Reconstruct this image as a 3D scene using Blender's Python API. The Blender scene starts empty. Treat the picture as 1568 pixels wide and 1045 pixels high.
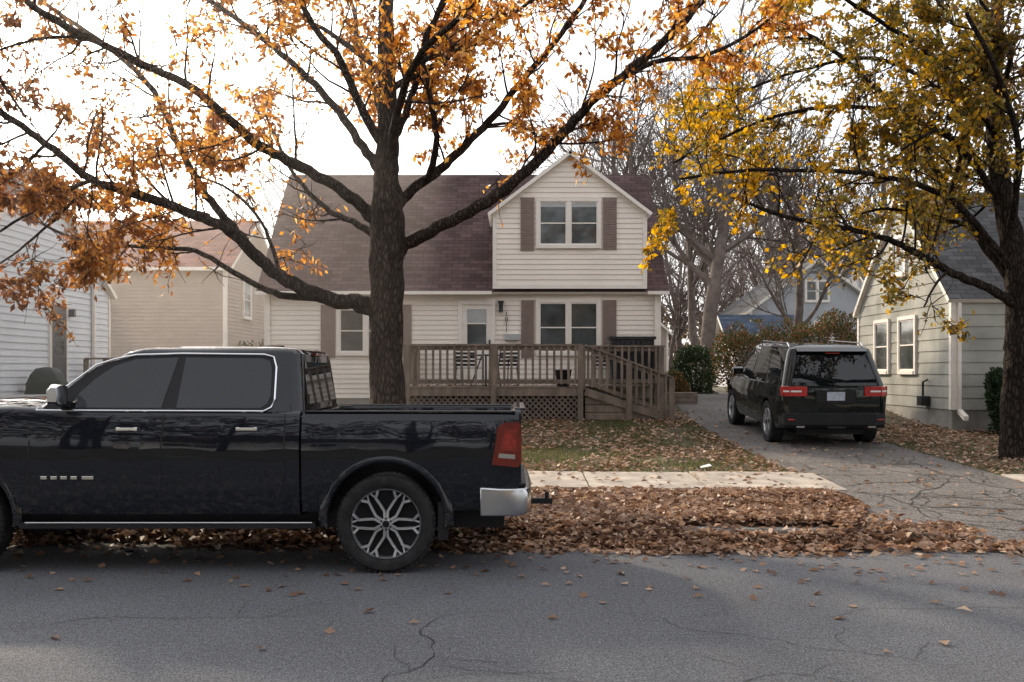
import bpy, math, random
import numpy as np
from mathutils import Vector, noise
random.seed(7); np.random.seed(7)
R=random.random
def U(a,b): return a+(b-a)*random.random()
scene=bpy.context.scene
F_PX=1524.0; CAMZ=1.71; HOR=570.0
def P(px,py,d): return Vector(((px-784)/F_PX*d, d, CAMZ-(py-HOR)/F_PX*d))

# ------------------------------------------------------------ materials
def newmat(name):
    m=bpy.data.materials.new(name); m.use_nodes=True
    nt=m.node_tree; b=nt.nodes['Principled BSDF']; return m,nt,b
def N(nt,t,**k):
    n=nt.nodes.new(t)
    for a,v in k.items(): setattr(n,a,v)
    return n
def ramp(nt,stops,interp='LINEAR'):
    r=N(nt,'ShaderNodeValToRGB'); cr=r.color_ramp; cr.interpolation=interp
    while len(cr.elements)<len(stops): cr.elements.new(0.5)
    for e,(p,c) in zip(cr.elements,stops):
        e.position=p; e.color=(c[0],c[1],c[2],1)
    return r
def mat(name,col,rough=0.6,metal=0.0,var=0.15,scale=6.0,bump=0.0,bscale=None,stretch=(1,1,1),coat=0.0,spec=0.5,bdist=0.02):
    m,nt,b=newmat(name)
    b.inputs['Roughness'].default_value=rough; b.inputs['Metallic'].default_value=metal
    b.inputs['Coat Weight'].default_value=coat; b.inputs['Coat Roughness'].default_value=0.03
    b.inputs['Specular IOR Level'].default_value=spec
    tc=N(nt,'ShaderNodeTexCoord'); mp=N(nt,'ShaderNodeMapping'); mp.inputs['Scale'].default_value=stretch
    nt.links.new(tc.outputs['Object'],mp.inputs['Vector'])
    nz=N(nt,'ShaderNodeTexNoise'); nz.inputs['Scale'].default_value=scale; nz.inputs['Detail'].default_value=6
    nt.links.new(mp.outputs[0],nz.inputs['Vector'])
    lo=[c*(1-var) for c in col]; hi=[min(1,c*(1+var)) for c in col]
    r=ramp(nt,[(0.3,lo),(0.7,hi)]); nt.links.new(nz.outputs['Fac'],r.inputs[0])
    nt.links.new(r.outputs[0],b.inputs['Base Color'])
    if bump>0:
        n2=N(nt,'ShaderNodeTexNoise'); n2.inputs['Scale'].default_value=bscale or scale*5; n2.inputs['Detail'].default_value=4
        nt.links.new(mp.outputs[0],n2.inputs['Vector'])
        bp=N(nt,'ShaderNodeBump'); bp.inputs['Strength'].default_value=bump; bp.inputs['Distance'].default_value=bdist
        nt.links.new(n2.outputs['Fac'],bp.inputs['Height']); nt.links.new(bp.outputs[0],b.inputs['Normal'])
    return m
def leafmat(name,stops,trans=0.5,gradx=None,rough=0.5,tv=1.7,brown=None):
    m,nt,b=newmat(name)
    g=N(nt,'ShaderNodeNewGeometry'); r=ramp(nt,stops)
    fac=g.outputs['Random Per Island']
    tc=N(nt,'ShaderNodeTexCoord'); sp=N(nt,'ShaderNodeSeparateXYZ'); nt.links.new(tc.outputs['Object'],sp.inputs[0])
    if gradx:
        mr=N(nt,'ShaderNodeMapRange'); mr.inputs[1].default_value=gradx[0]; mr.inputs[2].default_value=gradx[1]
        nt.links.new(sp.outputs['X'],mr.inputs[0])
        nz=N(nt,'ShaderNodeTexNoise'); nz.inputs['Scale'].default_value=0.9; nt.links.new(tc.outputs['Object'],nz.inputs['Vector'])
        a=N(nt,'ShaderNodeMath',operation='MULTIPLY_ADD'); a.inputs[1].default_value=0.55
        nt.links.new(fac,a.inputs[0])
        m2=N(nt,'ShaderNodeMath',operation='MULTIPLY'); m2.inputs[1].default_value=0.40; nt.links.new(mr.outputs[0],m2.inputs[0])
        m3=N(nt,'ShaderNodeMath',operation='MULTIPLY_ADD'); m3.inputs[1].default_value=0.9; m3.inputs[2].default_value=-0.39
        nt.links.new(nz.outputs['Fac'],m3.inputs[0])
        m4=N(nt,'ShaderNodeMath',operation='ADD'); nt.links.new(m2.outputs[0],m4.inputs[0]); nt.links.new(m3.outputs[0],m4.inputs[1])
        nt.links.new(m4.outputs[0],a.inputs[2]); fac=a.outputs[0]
    nt.links.new(fac,r.inputs[0]); col=r.outputs[0]
    if brown:
        mr=N(nt,'ShaderNodeMapRange'); mr.inputs[1].default_value=brown[0]; mr.inputs[2].default_value=brown[1]; mr.inputs[3].default_value=1; mr.inputs[4].default_value=0
        nt.links.new(sp.outputs['X'],mr.inputs[0])
        r2=ramp(nt,[(0,(0.06,0.03,0.022)),(0.6,(0.14,0.062,0.04)),(1,(0.26,0.12,0.06))]); nt.links.new(g.outputs['Random Per Island'],r2.inputs[0])
        mxx=N(nt,'ShaderNodeMixRGB'); nt.links.new(mr.outputs[0],mxx.inputs[0]); nt.links.new(col,mxx.inputs[1]); nt.links.new(r2.outputs[0],mxx.inputs[2]); col=mxx.outputs[0]
    nt.links.new(col,b.inputs['Base Color'])
    b.inputs['Roughness'].default_value=rough; b.inputs['Specular IOR Level'].default_value=0.3
    if trans>0:
        t=N(nt,'ShaderNodeBsdfTranslucent'); 
        hs=N(nt,'ShaderNodeHueSaturation'); hs.inputs['Saturation'].default_value=1.1; hs.inputs['Value'].default_value=tv
        nt.links.new(col,hs.inputs['Color']); nt.links.new(hs.outputs[0],t.inputs['Color'])
        mx=N(nt,'ShaderNodeMixShader'); mx.inputs[0].default_value=trans
        nt.links.new(b.outputs[0],mx.inputs[1]); nt.links.new(t.outputs[0],mx.inputs[2])
        nt.links.new(mx.outputs[0],nt.nodes['Material Output'].inputs['Surface'])
    return m
def paving(name,base,var,speck=90,rough=0.9,bs=0.6,patch=2.2):
    m,nt,b=newmat(name); b.inputs['Roughness'].default_value=rough
    b.inputs['Specular IOR Level'].default_value=0.2
    tc=N(nt,'ShaderNodeTexCoord')
    n1=N(nt,'ShaderNodeTexNoise'); n1.inputs['Scale'].default_value=0.5; n1.inputs['Detail'].default_value=8; n1.inputs['Roughness'].default_value=0.68
    n2=N(nt,'ShaderNodeTexNoise'); n2.inputs['Scale'].default_value=speck; n2.inputs['Detail'].default_value=3
    n3=N(nt,'ShaderNodeTexNoise'); n3.inputs['Scale'].default_value=speck*0.3; n3.inputs['Detail'].default_value=5; n3.inputs['Roughness'].default_value=0.75
    for n in(n1,n2,n3): nt.links.new(tc.outputs['Object'],n.inputs['Vector'])
    r1=ramp(nt,[(0.25,[c*(1-var) for c in base]),(0.75,[c*(1+var) for c in base])])
    nt.links.new(n1.outputs['Fac'],r1.inputs[0])
    col=r1.outputs[0]
    for n,a,c in((n2,0.25,1.75),(n3,0.62,1.38)):
        r2=ramp(nt,[(0.3,(a,)*3),(0.7,(c,)*3)]); nt.links.new(n.outputs['Fac'],r2.inputs[0])
        mu=N(nt,'ShaderNodeMixRGB',blend_type='MULTIPLY'); mu.inputs[0].default_value=1
        nt.links.new(col,mu.inputs[1]); nt.links.new(r2.outputs[0],mu.inputs[2]); col=mu.outputs[0]
    nt.links.new(col,b.inputs['Base Color'])
    bp=N(nt,'ShaderNodeBump'); bp.inputs['Strength'].default_value=bs; bp.inputs['Distance'].default_value=0.006
    nt.links.new(n2.outputs['Fac'],bp.inputs['Height']); nt.links.new(bp.outputs[0],b.inputs['Normal'])
    return m
def shingle(name,col,axis='X',var=0.28,w=0.3,h=0.14,vert=1.45,mort=0.45,ms=0.008):
    m,nt,b=newmat(name); b.inputs['Roughness'].default_value=0.95; b.inputs['Specular IOR Level'].default_value=0.15
    tc=N(nt,'ShaderNodeTexCoord'); sp=N(nt,'ShaderNodeSeparateXYZ'); nt.links.new(tc.outputs['Object'],sp.inputs[0])
    cb=N(nt,'ShaderNodeCombineXYZ'); nt.links.new(sp.outputs[axis],cb.inputs[0])
    mz=N(nt,'ShaderNodeMath',operation='MULTIPLY'); mz.inputs[1].default_value=vert; nt.links.new(sp.outputs['Z'],mz.inputs[0]); nt.links.new(mz.outputs[0],cb.inputs[1])
    br=N(nt,'ShaderNodeTexBrick'); br.inputs['Scale'].default_value=1; br.inputs['Brick Width'].default_value=w; br.inputs['Row Height'].default_value=h
    br.inputs['Mortar Size'].default_value=ms; br.inputs['Bias'].default_value=0
    br.inputs['Color1'].default_value=(*[c*(1-var) for c in col],1); br.inputs['Color2'].default_value=(*[c*(1+var) for c in col],1)
    br.inputs['Mortar'].default_value=(*[c*mort for c in col],1)
    nt.links.new(cb.outputs[0],br.inputs['Vector'])
    nz=N(nt,'ShaderNodeTexNoise'); nz.inputs['Scale'].default_value=1.2; nz.inputs['Detail'].default_value=6; nt.links.new(tc.outputs['Object'],nz.inputs['Vector'])
    r2=ramp(nt,[(0.3,(0.75,)*3),(0.7,(1.25,)*3)]); nt.links.new(nz.outputs['Fac'],r2.inputs[0])
    mu=N(nt,'ShaderNodeMixRGB',blend_type='MULTIPLY'); mu.inputs[0].default_value=1
    nt.links.new(br.outputs[0],mu.inputs[1]); nt.links.new(r2.outputs[0],mu.inputs[2]); nt.links.new(mu.outputs[0],b.inputs['Base Color'])
    return m
def barkmat(name,col):
    m,nt,b=newmat(name); b.inputs['Roughness'].default_value=0.95; b.inputs['Specular IOR Level'].default_value=0.08
    tc=N(nt,'ShaderNodeTexCoord'); mp=N(nt,'ShaderNodeMapping'); mp.inputs['Scale'].default_value=(1,1,0.28); nt.links.new(tc.outputs['Object'],mp.inputs[0])
    nz=N(nt,'ShaderNodeTexNoise'); nz.inputs['Scale'].default_value=7; nz.inputs['Detail'].default_value=5; nt.links.new(mp.outputs[0],nz.inputs['Vector'])
    mm=N(nt,'ShaderNodeMixRGB',blend_type='LINEAR_LIGHT'); mm.inputs[0].default_value=0.06; nt.links.new(mp.outputs[0],mm.inputs[1]); nt.links.new(nz.outputs['Color'],mm.inputs[2])
    vo=N(nt,'ShaderNodeTexVoronoi',feature='DISTANCE_TO_EDGE'); vo.inputs['Scale'].default_value=22; nt.links.new(mm.outputs[0],vo.inputs['Vector'])
    r=ramp(nt,[(0.0,[c*0.3 for c in col]),(0.18,[c*0.95 for c in col]),(0.5,[c*1.5 for c in col])]); nt.links.new(vo.outputs['Distance'],r.inputs[0])
    r2=ramp(nt,[(0.3,(0.7,)*3),(0.7,(1.35,)*3)]); nt.links.new(nz.outputs['Fac'],r2.inputs[0])
    mu=N(nt,'ShaderNodeMixRGB',blend_type='MULTIPLY'); mu.inputs[0].default_value=1; nt.links.new(r.outputs[0],mu.inputs[1]); nt.links.new(r2.outputs[0],mu.inputs[2])
    nt.links.new(mu.outputs[0],b.inputs['Base Color'])
    rr=ramp(nt,[(0.0,(0,)*3),(0.25,(1,)*3)]); nt.links.new(vo.outputs['Distance'],rr.inputs[0])
    bp=N(nt,'ShaderNodeBump'); bp.inputs['Strength'].default_value=0.9; bp.inputs['Distance'].default_value=0.02
    nt.links.new(rr.outputs[0],bp.inputs['Height']); nt.links.new(bp.outputs[0],b.inputs['Normal'])
    return m
def paintmat(name,col,dust=(0.13,0.11,0.09),zlo=0.35,zhi=0.95,amt=0.35,film=0.03):
    m,nt,b=newmat(name); b.inputs['Roughness'].default_value=0.5; b.inputs['Specular IOR Level'].default_value=0.0
    b.inputs['Coat Weight'].default_value=1; b.inputs['Coat Roughness'].default_value=0.03
    tc=N(nt,'ShaderNodeTexCoord'); sp=N(nt,'ShaderNodeSeparateXYZ'); nt.links.new(tc.outputs['Object'],sp.inputs[0])
    mr=N(nt,'ShaderNodeMapRange'); mr.inputs[1].default_value=zhi; mr.inputs[2].default_value=zlo; nt.links.new(sp.outputs['Z'],mr.inputs[0])
    mp=N(nt,'ShaderNodeMapping'); mp.inputs['Scale'].default_value=(5,5,9); nt.links.new(tc.outputs['Object'],mp.inputs[0])
    nz=N(nt,'ShaderNodeTexNoise'); nz.inputs['Scale'].default_value=2.5; nz.inputs['Detail'].default_value=9; nz.inputs['Roughness'].default_value=0.7; nt.links.new(mp.outputs[0],nz.inputs['Vector'])
    r=ramp(nt,[(0.47,(0,0,0)),(0.72,(1,1,1))]); nt.links.new(nz.outputs['Fac'],r.inputs[0])
    mu=N(nt,'ShaderNodeMath',operation='MULTIPLY'); nt.links.new(mr.outputs[0],mu.inputs[0]); nt.links.new(r.outputs[0],mu.inputs[1])
    m2=N(nt,'ShaderNodeMath',operation='MULTIPLY_ADD'); m2.inputs[1].default_value=amt; m2.inputs[2].default_value=film; nt.links.new(mu.outputs[0],m2.inputs[0])
    mx=N(nt,'ShaderNodeMixRGB'); nt.links.new(m2.outputs[0],mx.inputs[0]); mx.inputs[1].default_value=(*col,1); mx.inputs[2].default_value=(*dust,1)
    nt.links.new(mx.outputs[0],b.inputs['Base Color'])
    s=N(nt,'ShaderNodeMath',operation='SUBTRACT'); s.inputs[0].default_value=1; nt.links.new(m2.outputs[0],s.inputs[1]); nt.links.new(s.outputs[0],b.inputs['Coat Weight'])
    n2=N(nt,'ShaderNodeTexNoise'); n2.inputs['Scale'].default_value=2.2; n2.inputs['Detail'].default_value=1; nt.links.new(tc.outputs['Object'],n2.inputs['Vector'])
    bp=N(nt,'ShaderNodeBump'); bp.inputs['Strength'].default_value=0.16; bp.inputs['Distance'].default_value=0.05
    nt.links.new(n2.outputs['Fac'],bp.inputs['Height']); nt.links.new(bp.outputs[0],b.inputs['Coat Normal'])
    return m

M={}
M['asphalt']=paving('asphalt',(0.106,0.108,0.117),0.20,speck=80)
M['drive']=paving('old_concrete_drive',(0.135,0.126,0.120),0.34,speck=55)
M['crack']=mat('crack_fill',(0.018,0.017,0.015),0.95,var=.4,scale=20)
M['concrete']=mat('sidewalk_concrete',(0.38,0.335,0.285),0.9,var=0.3,scale=3,bump=0.3,bscale=60)
M['curb']=mat('curb_concrete',(0.20,0.185,0.17),0.9,var=0.3,scale=5,bump=0.3)
M['soil']=mat('lawn_soil',(0.083,0.074,0.043),0.95,var=0.45,scale=2.5,bump=0.5,bscale=30)
M['grass']=leafmat('grass_blades',[(0,(0.06,0.070,0.026)),(0.5,(0.098,0.103,0.043)),(0.8,(0.15,0.138,0.06)),(1,(0.22,0.18,0.10))],0.35)
M['litter']=leafmat('leaf_litter',[(0,(0.12,0.066,0.044)),(0.35,(0.225,0.135,0.090)),(0.7,(0.34,0.215,0.145)),(0.92,(0.46,0.31,0.215)),(1,(0.55,0.41,0.28))],0.22)
M['litterbase']=mat('leaf_mulch',(0.12,0.07,0.048),0.95,var=0.5,scale=9,bump=0.8,bscale=25)
M['siding']=mat('cream_siding',(0.83,0.76,0.68),0.6,var=0.05,scale=1.2)
M['trim']=mat('white_trim',(0.80,0.75,0.685),0.5,var=0.05,scale=4)
M['sidingW']=mat('white_siding',(0.68,0.71,0.75),0.6,var=0.05,scale=2)
M['sidingT']=mat('tan_siding',(0.40,0.33,0.28),0.7,var=0.08,scale=2)
M['sidingC']=shingle('grey_green_shakes',(0.36,0.36,0.325),'Y',var=0.07,w=0.22,h=5.0,vert=1.0,mort=0.72,ms=0.005)
M['sidingB']=mat('pale_blue_siding',(0.40,0.42,0.45),0.7,var=0.08,scale=2)
M['roof']=shingle('brown_shingles',(0.085,0.055,0.054))
M['roofY']=shingle('brown_shingles_side',(0.085,0.055,0.054),'Y')
M['roofR']=shingle('red_shingles',(0.20,0.09,0.075))
M['roofG']=shingle('grey_shingles',(0.09,0.09,0.095))
M['shutter']=mat('mauve_shutter',(0.23,0.17,0.15),0.6,var=0.1,scale=8)
M['found']=mat('foundation',(0.25,0.24,0.22),0.9,var=0.2,scale=4)
M['glass']=mat('window_glass',(0.06,0.068,0.07),0.05,var=0.5,scale=1.8,spec=0.7)
M['blind']=mat('blind_fabric',(0.42,0.43,0.43),0.8,var=0.05)
M['door']=mat('storm_door',(0.10,0.10,0.11),0.3,var=0.2)
M['wood']=mat('weathered_deck_wood',(0.19,0.15,0.12),0.85,var=0.35,scale=6,bump=0.3,stretch=(1,1,0.4))
M['darkwood']=mat('lattice_wood',(0.17,0.135,0.11),0.9,var=0.3,scale=5)
M['void']=mat('painted_underdeck_shade',(0.02,0.018,0.015),0.95)  # near-black colour painted in for the shade under the deck
M['black']=mat('black_plastic',(0.014,0.014,0.016),0.5,var=0.2,spec=0.3)
M['metal']=mat('dark_metal',(0.05,0.05,0.055),0.4,0.8)
M['bark']=barkmat('oak_bark',(0.058,0.045,0.039))
M['bark2']=barkmat('maple_bark',(0.040,0.032,0.028))
M['barkG']=mat('grey_bark',(0.14,0.112,0.098),0.95,var=0.3,scale=5)
M['oakleaf']=leafmat('oak_leaves',[(0,(0.12,0.055,0.030)),(0.25,(0.25,0.105,0.038)),(0.55,(0.43,0.19,0.05)),(0.82,(0.58,0.30,0.08)),(1,(0.62,0.40,0.15))],0.6,tv=1.8,brown=(-7.6,-5.2))
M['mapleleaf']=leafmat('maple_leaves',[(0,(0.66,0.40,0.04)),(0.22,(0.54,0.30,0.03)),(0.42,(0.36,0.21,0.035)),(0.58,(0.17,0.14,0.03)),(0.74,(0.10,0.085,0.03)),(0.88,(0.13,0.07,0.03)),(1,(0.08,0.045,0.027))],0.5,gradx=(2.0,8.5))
M['bush']=leafmat('bush_leaves',[(0,(0.03,0.05,0.018)),(0.45,(0.06,0.08,0.026)),(0.7,(0.16,0.09,0.035)),(1,(0.28,0.10,0.05))],0.25)
M['evergreen']=leafmat('evergreen_leaves',[(0,(0.015,0.03,0.015)),(1,(0.045,0.07,0.03))],0.2)
M['fartwig']=mat('far_twigs',(0.19,0.155,0.14),0.95,var=0.2)
M['tpaint']=paintmat('black_blue_paint',(0.004,0.007,0.013),amt=0.5)
M['spaint']=paintmat('dark_green_black_paint',(0.004,0.008,0.009),amt=0.15,film=.01)
M['cglass']=mat('tinted_car_glass',(0.006,0.009,0.012),0.012,var=0.2,spec=0.6)
M['chrome']=mat('chrome',(0.78,0.79,0.81),0.12,1.0,var=0.05)
M['chromeb']=mat('bumper_chrome',(0.55,0.56,0.58),0.2,1.0,var=0.1)
M['tyre']=mat('tyre_rubber',(0.025,0.025,0.026),0.85,var=0.3,scale=15,bump=0.3,spec=0.2)
M['alloy']=mat('alloy_rim',(0.52,0.53,0.55),0.34,0.8,var=0.15)
M['alloyd']=mat('alloy_dark',(0.010,0.010,0.012),0.5,0.0,spec=0.2)
M['red']=mat('tail_lamp_red',(0.13,0.006,0.006),0.12,var=0.3,scale=12,coat=1)
M['redt']=mat('tail_lamp_inner_red',(0.26,0.014,0.012),0.15,var=0.4,scale=25,coat=1)
M['reds']=mat('tail_lamp_bright_red',(0.42,0.02,0.018),0.15,var=0.3,scale=20,coat=1)
M['white']=mat('white_plastic',(0.8,0.8,0.8),0.4,var=0.03)

# ------------------------------------------------------------ mesh builder
def meshobj(name,v,f,mats,parent=None,smooth=False,mi=None,angle=40):
    me=bpy.data.meshes.new(name); me.from_pydata([tuple(p) for p in v],[],f)
    for m in mats: me.materials.append(m)
    if mi is not None: me.polygons.foreach_set('material_index',mi)
    if smooth:
        me.polygons.foreach_set('use_smooth',[True]*len(me.polygons))
        try: me.set_sharp_from_angle(angle=math.radians(angle))
        except Exception: pass
    me.update()
    o=bpy.data.objects.new(name,me); scene.collection.objects.link(o)
    if parent: o.parent=parent
    return o
class MB:
    def __init__(s): s.v=[];s.f=[];s.m=[]
    def add(s,vs,fs,mi=0):
        b=len(s.v); s.v+= [tuple(p) for p in vs]; s.f+=[tuple(i+b for i in f) for f in fs]; s.m+=[mi]*len(fs)
    def box(s,x0,x1,y0,y1,z0,z1,mi=0):
        s.add([(x0,y0,z0),(x1,y0,z0),(x1,y1,z0),(x0,y1,z0),(x0,y0,z1),(x1,y0,z1),(x1,y1,z1),(x0,y1,z1)],
         [(0,3,2,1),(4,5,6,7),(0,1,5,4),(1,2,6,5),(2,3,7,6),(3,0,4,7)],mi)
    def fbox(s,F,u0,u1,o0,o1,z0,z1,mi=0):
        (ox,oy),(ux,uy),(nx,ny)=F
        def q(u,o,z): return (ox+ux*u+nx*o,oy+uy*u+ny*o,z)
        s.add([q(u0,o0,z0),q(u1,o0,z0),q(u1,o1,z0),q(u0,o1,z0),q(u0,o0,z1),q(u1,o0,z1),q(u1,o1,z1),q(u0,o1,z1)],
         [(0,3,2,1),(4,5,6,7),(0,1,5,4),(1,2,6,5),(2,3,7,6),(3,0,4,7)],mi)
    def beam(s,p0,p1,w,h,mi=0,side=None):
        p0=Vector(p0);p1=Vector(p1);d=(p1-p0).normalized()
        sd=Vector(side) if side else d.cross(Vector((0,0,1)))
        if sd.length<1e-4: sd=Vector((1,0,0))
        sd=(sd-d*sd.dot(d)).normalized(); up=sd.cross(d)
        a=sd*w/2;b=up*h/2
        vs=[p0-a-b,p0+a-b,p0+a+b,p0-a+b,p1-a-b,p1+a-b,p1+a+b,p1-a+b]
        s.add(vs,[(0,3,2,1),(4,5,6,7),(0,1,5,4),(1,2,6,5),(2,3,7,6),(3,0,4,7)],mi)
    def tube(s,pts,rad,n=8,mi=0,closed=False,jit=0):
        pts=[Vector(p) for p in pts]; K=len(pts)
        vs=[];fs=[]
        ref=Vector((0.31,0.17,0.93))
        for i,p in enumerate(pts):
            a=pts[(i-1)%K] if (closed or i>0) else p; b=pts[(i+1)%K] if (closed or i<K-1) else p
            d=(b-a).normalized()
            x=d.cross(ref)
            if x.length<0.15: x=d.cross(Vector((1,0,0)))
            x.normalize(); y=d.cross(x); r=rad[i] if hasattr(rad,'__len__') else rad
            for k in range(n):
                t=2*math.pi*k/n; rr=r*(1+(jit*noise.noise(Vector((k*7.3,i*0.31,r*9))) if jit else 0))
                vs.append(p+x*math.cos(t)*rr+y*math.sin(t)*rr)
        rng=K if closed else K-1
        for i in range(rng):
            for k in range(n):
                j=(i+1)%K
                fs.append((i*n+k,i*n+(k+1)%n,j*n+(k+1)%n,j*n+k))
        if not closed:
            fs.append(tuple(range(n))[::-1]); fs.append(tuple((K-1)*n+k for k in range(n)))
        s.add(vs,fs,mi)
    def lathe(s,prof,c,n=40,mi=0,axis='y'):
        vs=[];fs=[];K=len(prof)
        for (r,a) in prof:
            for k in range(n):
                t=2*math.pi*k/n
                if axis=='y': vs.append((c[0]+r*math.cos(t),c[1]+a,c[2]+r*math.sin(t)))
                else: vs.append((c[0]+r*math.cos(t),c[1]+r*math.sin(t),c[2]+a))
        for i in range(K-1):
            for k in range(n): fs.append((i*n+k,i*n+(k+1)%n,(i+1)*n+(k+1)%n,(i+1)*n+k))
        s.add(vs,fs,mi)
    def rings(s,rs,mi=0,cap=True):
        n=len(rs[0]);vs=[p for r in rs for p in r];fs=[]
        for i in range(len(rs)-1):
            for k in range(n): fs.append((i*n+k,i*n+(k+1)%n,(i+1)*n+(k+1)%n,(i+1)*n+k))
        if cap: fs.append(tuple(range(n))[::-1]); fs.append(tuple((len(rs)-1)*n+k for k in range(n)))
        s.add(vs,fs,mi)
    def poly(s,pts,mi=0): s.add(pts,[tuple(range(len(pts)))],mi)
    def obj(s,name,mats,parent=None,smooth=False,bevel=0,angle=40):
        o=meshobj(name,s.v,s.f,mats,parent,smooth,s.m,angle)
        if bevel>0:
            b=o.modifiers.new('b','BEVEL'); b.width=bevel; b.segments=2; b.limit_method='ANGLE'
        return o
def empty(name,loc=(0,0,0)):
    e=bpy.data.objects.new(name,None); e.location=loc; scene.collection.objects.link(e); return e

# ------------------------------------------------------------ terrain
S=0.06
PROF=[(-500,0.1),(-60,0.1),(0.9,0.1),(1.0,-0.06),(10.3,-0.06),(10.32,0.02),(10.8,0.10),(12.8,0.20),(14.3,0.26),(16,0.32),(18,0.40),(20,0.50),(22,0.63),(24.5,0.93),(27,1.05),(60,1.2),(150,1.5),(500,1.5)]
def g(v):
    for (a,za),(b,zb) in zip(PROF,PROF[1:]):
        if v<=b: return za+(zb-za)*(v-a)/(b-a)
    return 1.5
def fade(v): return 1.0 if v<=14.3 else max(0,1-(v-14.3)/(20-14.3))
def YV(x,v): return v-S*max(-40,min(40,x))*fade(v)
def vof(x,y):
    v=y
    for _ in range(8): v=y+S*max(-40,min(40,x))*fade(v)
    return v
def zt(x,y): return g(vof(x,y))
def sheet(name,xs,vs,zf,m,parent=None):
    V=[(x,YV(x,v),zf(x,v)) for v in vs for x in xs]; n=len(xs)
    Fc=[(j*n+i,j*n+i+1,(j+1)*n+i+1,(j+1)*n+i) for j in range(len(vs)-1) for i in range(n-1)]
    return meshobj(name,V,Fc,[m],parent)
sheet('ground',[-500,-40,-20,-10,-5,0,5,10,20,40,500],[p[0] for p in PROF],lambda x,v:g(v),M['soil'])
road=sheet('road',[-500,-40,0,40,500],[1.0,10.29],lambda x,v:0.0,M['asphalt'])
vs=[10.17,10.32,10.8,11.4,12.8,14.3,16,18,20,22,24.5,27,36]
def dl(v): return 4.0-0.55*max(0,(11.4-v)/1.2)
def dr(v): return 6.8+0.9*max(0,(11.8-v)/1.6)
rows=[]
for v in vs:
    z=0.012 if v<=10.2 else g(v)+0.012
    rows.append([(x,YV(x,v),z) for x in (dl(v),dl(v)*0.67+dr(v)*0.33,dl(v)*0.33+dr(v)*0.67,dr(v))])
V=[p for r in rows for p in r]
drv=meshobj('driveway',V,[(j*4+i,j*4+i+1,(j+1)*4+i+1,(j+1)*4+i) for j in range(len(rows)-1) for i in range(3)],[M['drive']])
# open cracks as real dark ribbons lying in the paving
def crack(mb,x,v,ang,ln,w,zf,inside,br=0.12):
    pts=[];n=max(3,int(ln/0.07)); a=ang
    for i in range(n):
        pts.append((x,v,a)); a+=random.gauss(0,.38); a+=(ang-a)*.25
        x+=.07*math.cos(a); v+=.07*math.sin(a)
        if not inside(x,v): break
        if R()<br*.5 and ln>1: crack(mb,x,v,a+random.choice((-1,1))*U(.6,1.2),ln*U(.2,.45),w*.6,zf,inside,0.03)
    vs=[];K=len(pts)
    if K<3: return
    for i,(px,pv,pa) in enumerate(pts):
        ww=w*U(.4,1.3)*(1-abs(2*i/(K-1)-1)**4*.9)
        for s in(-1,1):
            xx=px-math.sin(pa)*ww*s; vv=pv+math.cos(pa)*ww*s
            vs.append((xx,YV(xx,vv),zf(xx,vv)))
    mb.add(vs,[(2*i,2*i+1,2*i+3,2*i+2) for i in range(K-1)])
mb=MB()
ins=lambda x,v: dl(v)+.05<x<dr(v)-.05 and 10.35<v<26
zfd=lambda x,v:g(v)+.017
for (x,v,a,l,w_) in ((4.2,11.6,.1,3.2,.012),(4.6,10.6,1.2,4.5,.011),(5.6,10.5,1.9,4,.012),(6.6,11.2,2.6,3,.010),(4.1,13.1,.2,2.6,.011),(5.0,12.4,1.3,5,.010),(6.2,12.0,1.6,5,.011),(4.2,14.6,.3,2.6,.010),(4.4,15.5,-.2,2.4,.009),(5.2,16,1.4,6,.009),(4.1,17.2,.15,2.6,.009),(3.8,10.9,.3,3,.012),(5.1,11.1,-.3,2,.01)):
    crack(mb,x,v,a,l,w_,zfd,ins)
for v0 in(12.78,14.32): # slab joints where the walk crosses
    crack(mb,4.02,v0,0,2.7,.009,zfd,ins,0)
mb.obj('cracks',[M['crack']],drv)
mb=MB()
insr=lambda x,v: 1.5<v<10.1
for (x,v,a,l,w_) in ((-.9,4.2,1.1,3.4,.004),(.3,5.0,.5,2.2,.0035),(2.6,5.8,2.6,2.5,.0035),(-3.6,6.4,.1,2.8,.0035),(4.8,7.4,3.3,3,.004)):
    crack(mb,x,v,a,l,w_,lambda x,v:.005,insr,.2)
mb.obj('cracks',[M['crack']],road)
mb=MB()
for xa,xb in ((-60,3.35),(7.8,60)):
    xs=list(np.arange(xa,xb,3.0))+[xb]
    for a,b in zip(xs,xs[1:]):
        b2=b-0.012
        vv=[(x,YV(x,v),z) for x in (a,b2) for v,z in ((10.15,-0.05),(10.16,0.115),(10.18,0.13),(10.33,0.13),(10.33,-0.05))]
        mb.add(vv,[(0,1,6,5),(1,2,7,6),(2,3,8,7),(3,4,9,8),(0,4,3,2,1),(5,6,7,8,9)])
mb.obj('curb',[M['curb']])
mb=MB()
def slabs(xa,xb):
    x=xa
    while x<xb-0.05:
        x2=min(x+1.5,xb); t=U(-0.008,0.01)
        a,b=x+0.01,x2-0.01
        top=[(a,YV(a,12.8),g(12.8)+0.035+t),(b,YV(b,12.8),g(12.8)+0.035+t+U(-.006,.006)),(b,YV(b,14.28),g(14.28)+0.035+t),(a,YV(a,14.28),g(14.28)+0.035+t)]
        bot=[(p[0],p[1],p[2]-0.1) for p in top]
        mb.add(top+bot,[(0,1,2,3),(4,7,6,5),(0,4,5,1),(1,5,6,2),(2,6,7,3),(3,7,4,0)]); x=x2
slabs(-39.5,4.25); slabs(6.8,39)
mb.obj('sidewalk',[M['concrete']],bevel=0.008)

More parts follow.
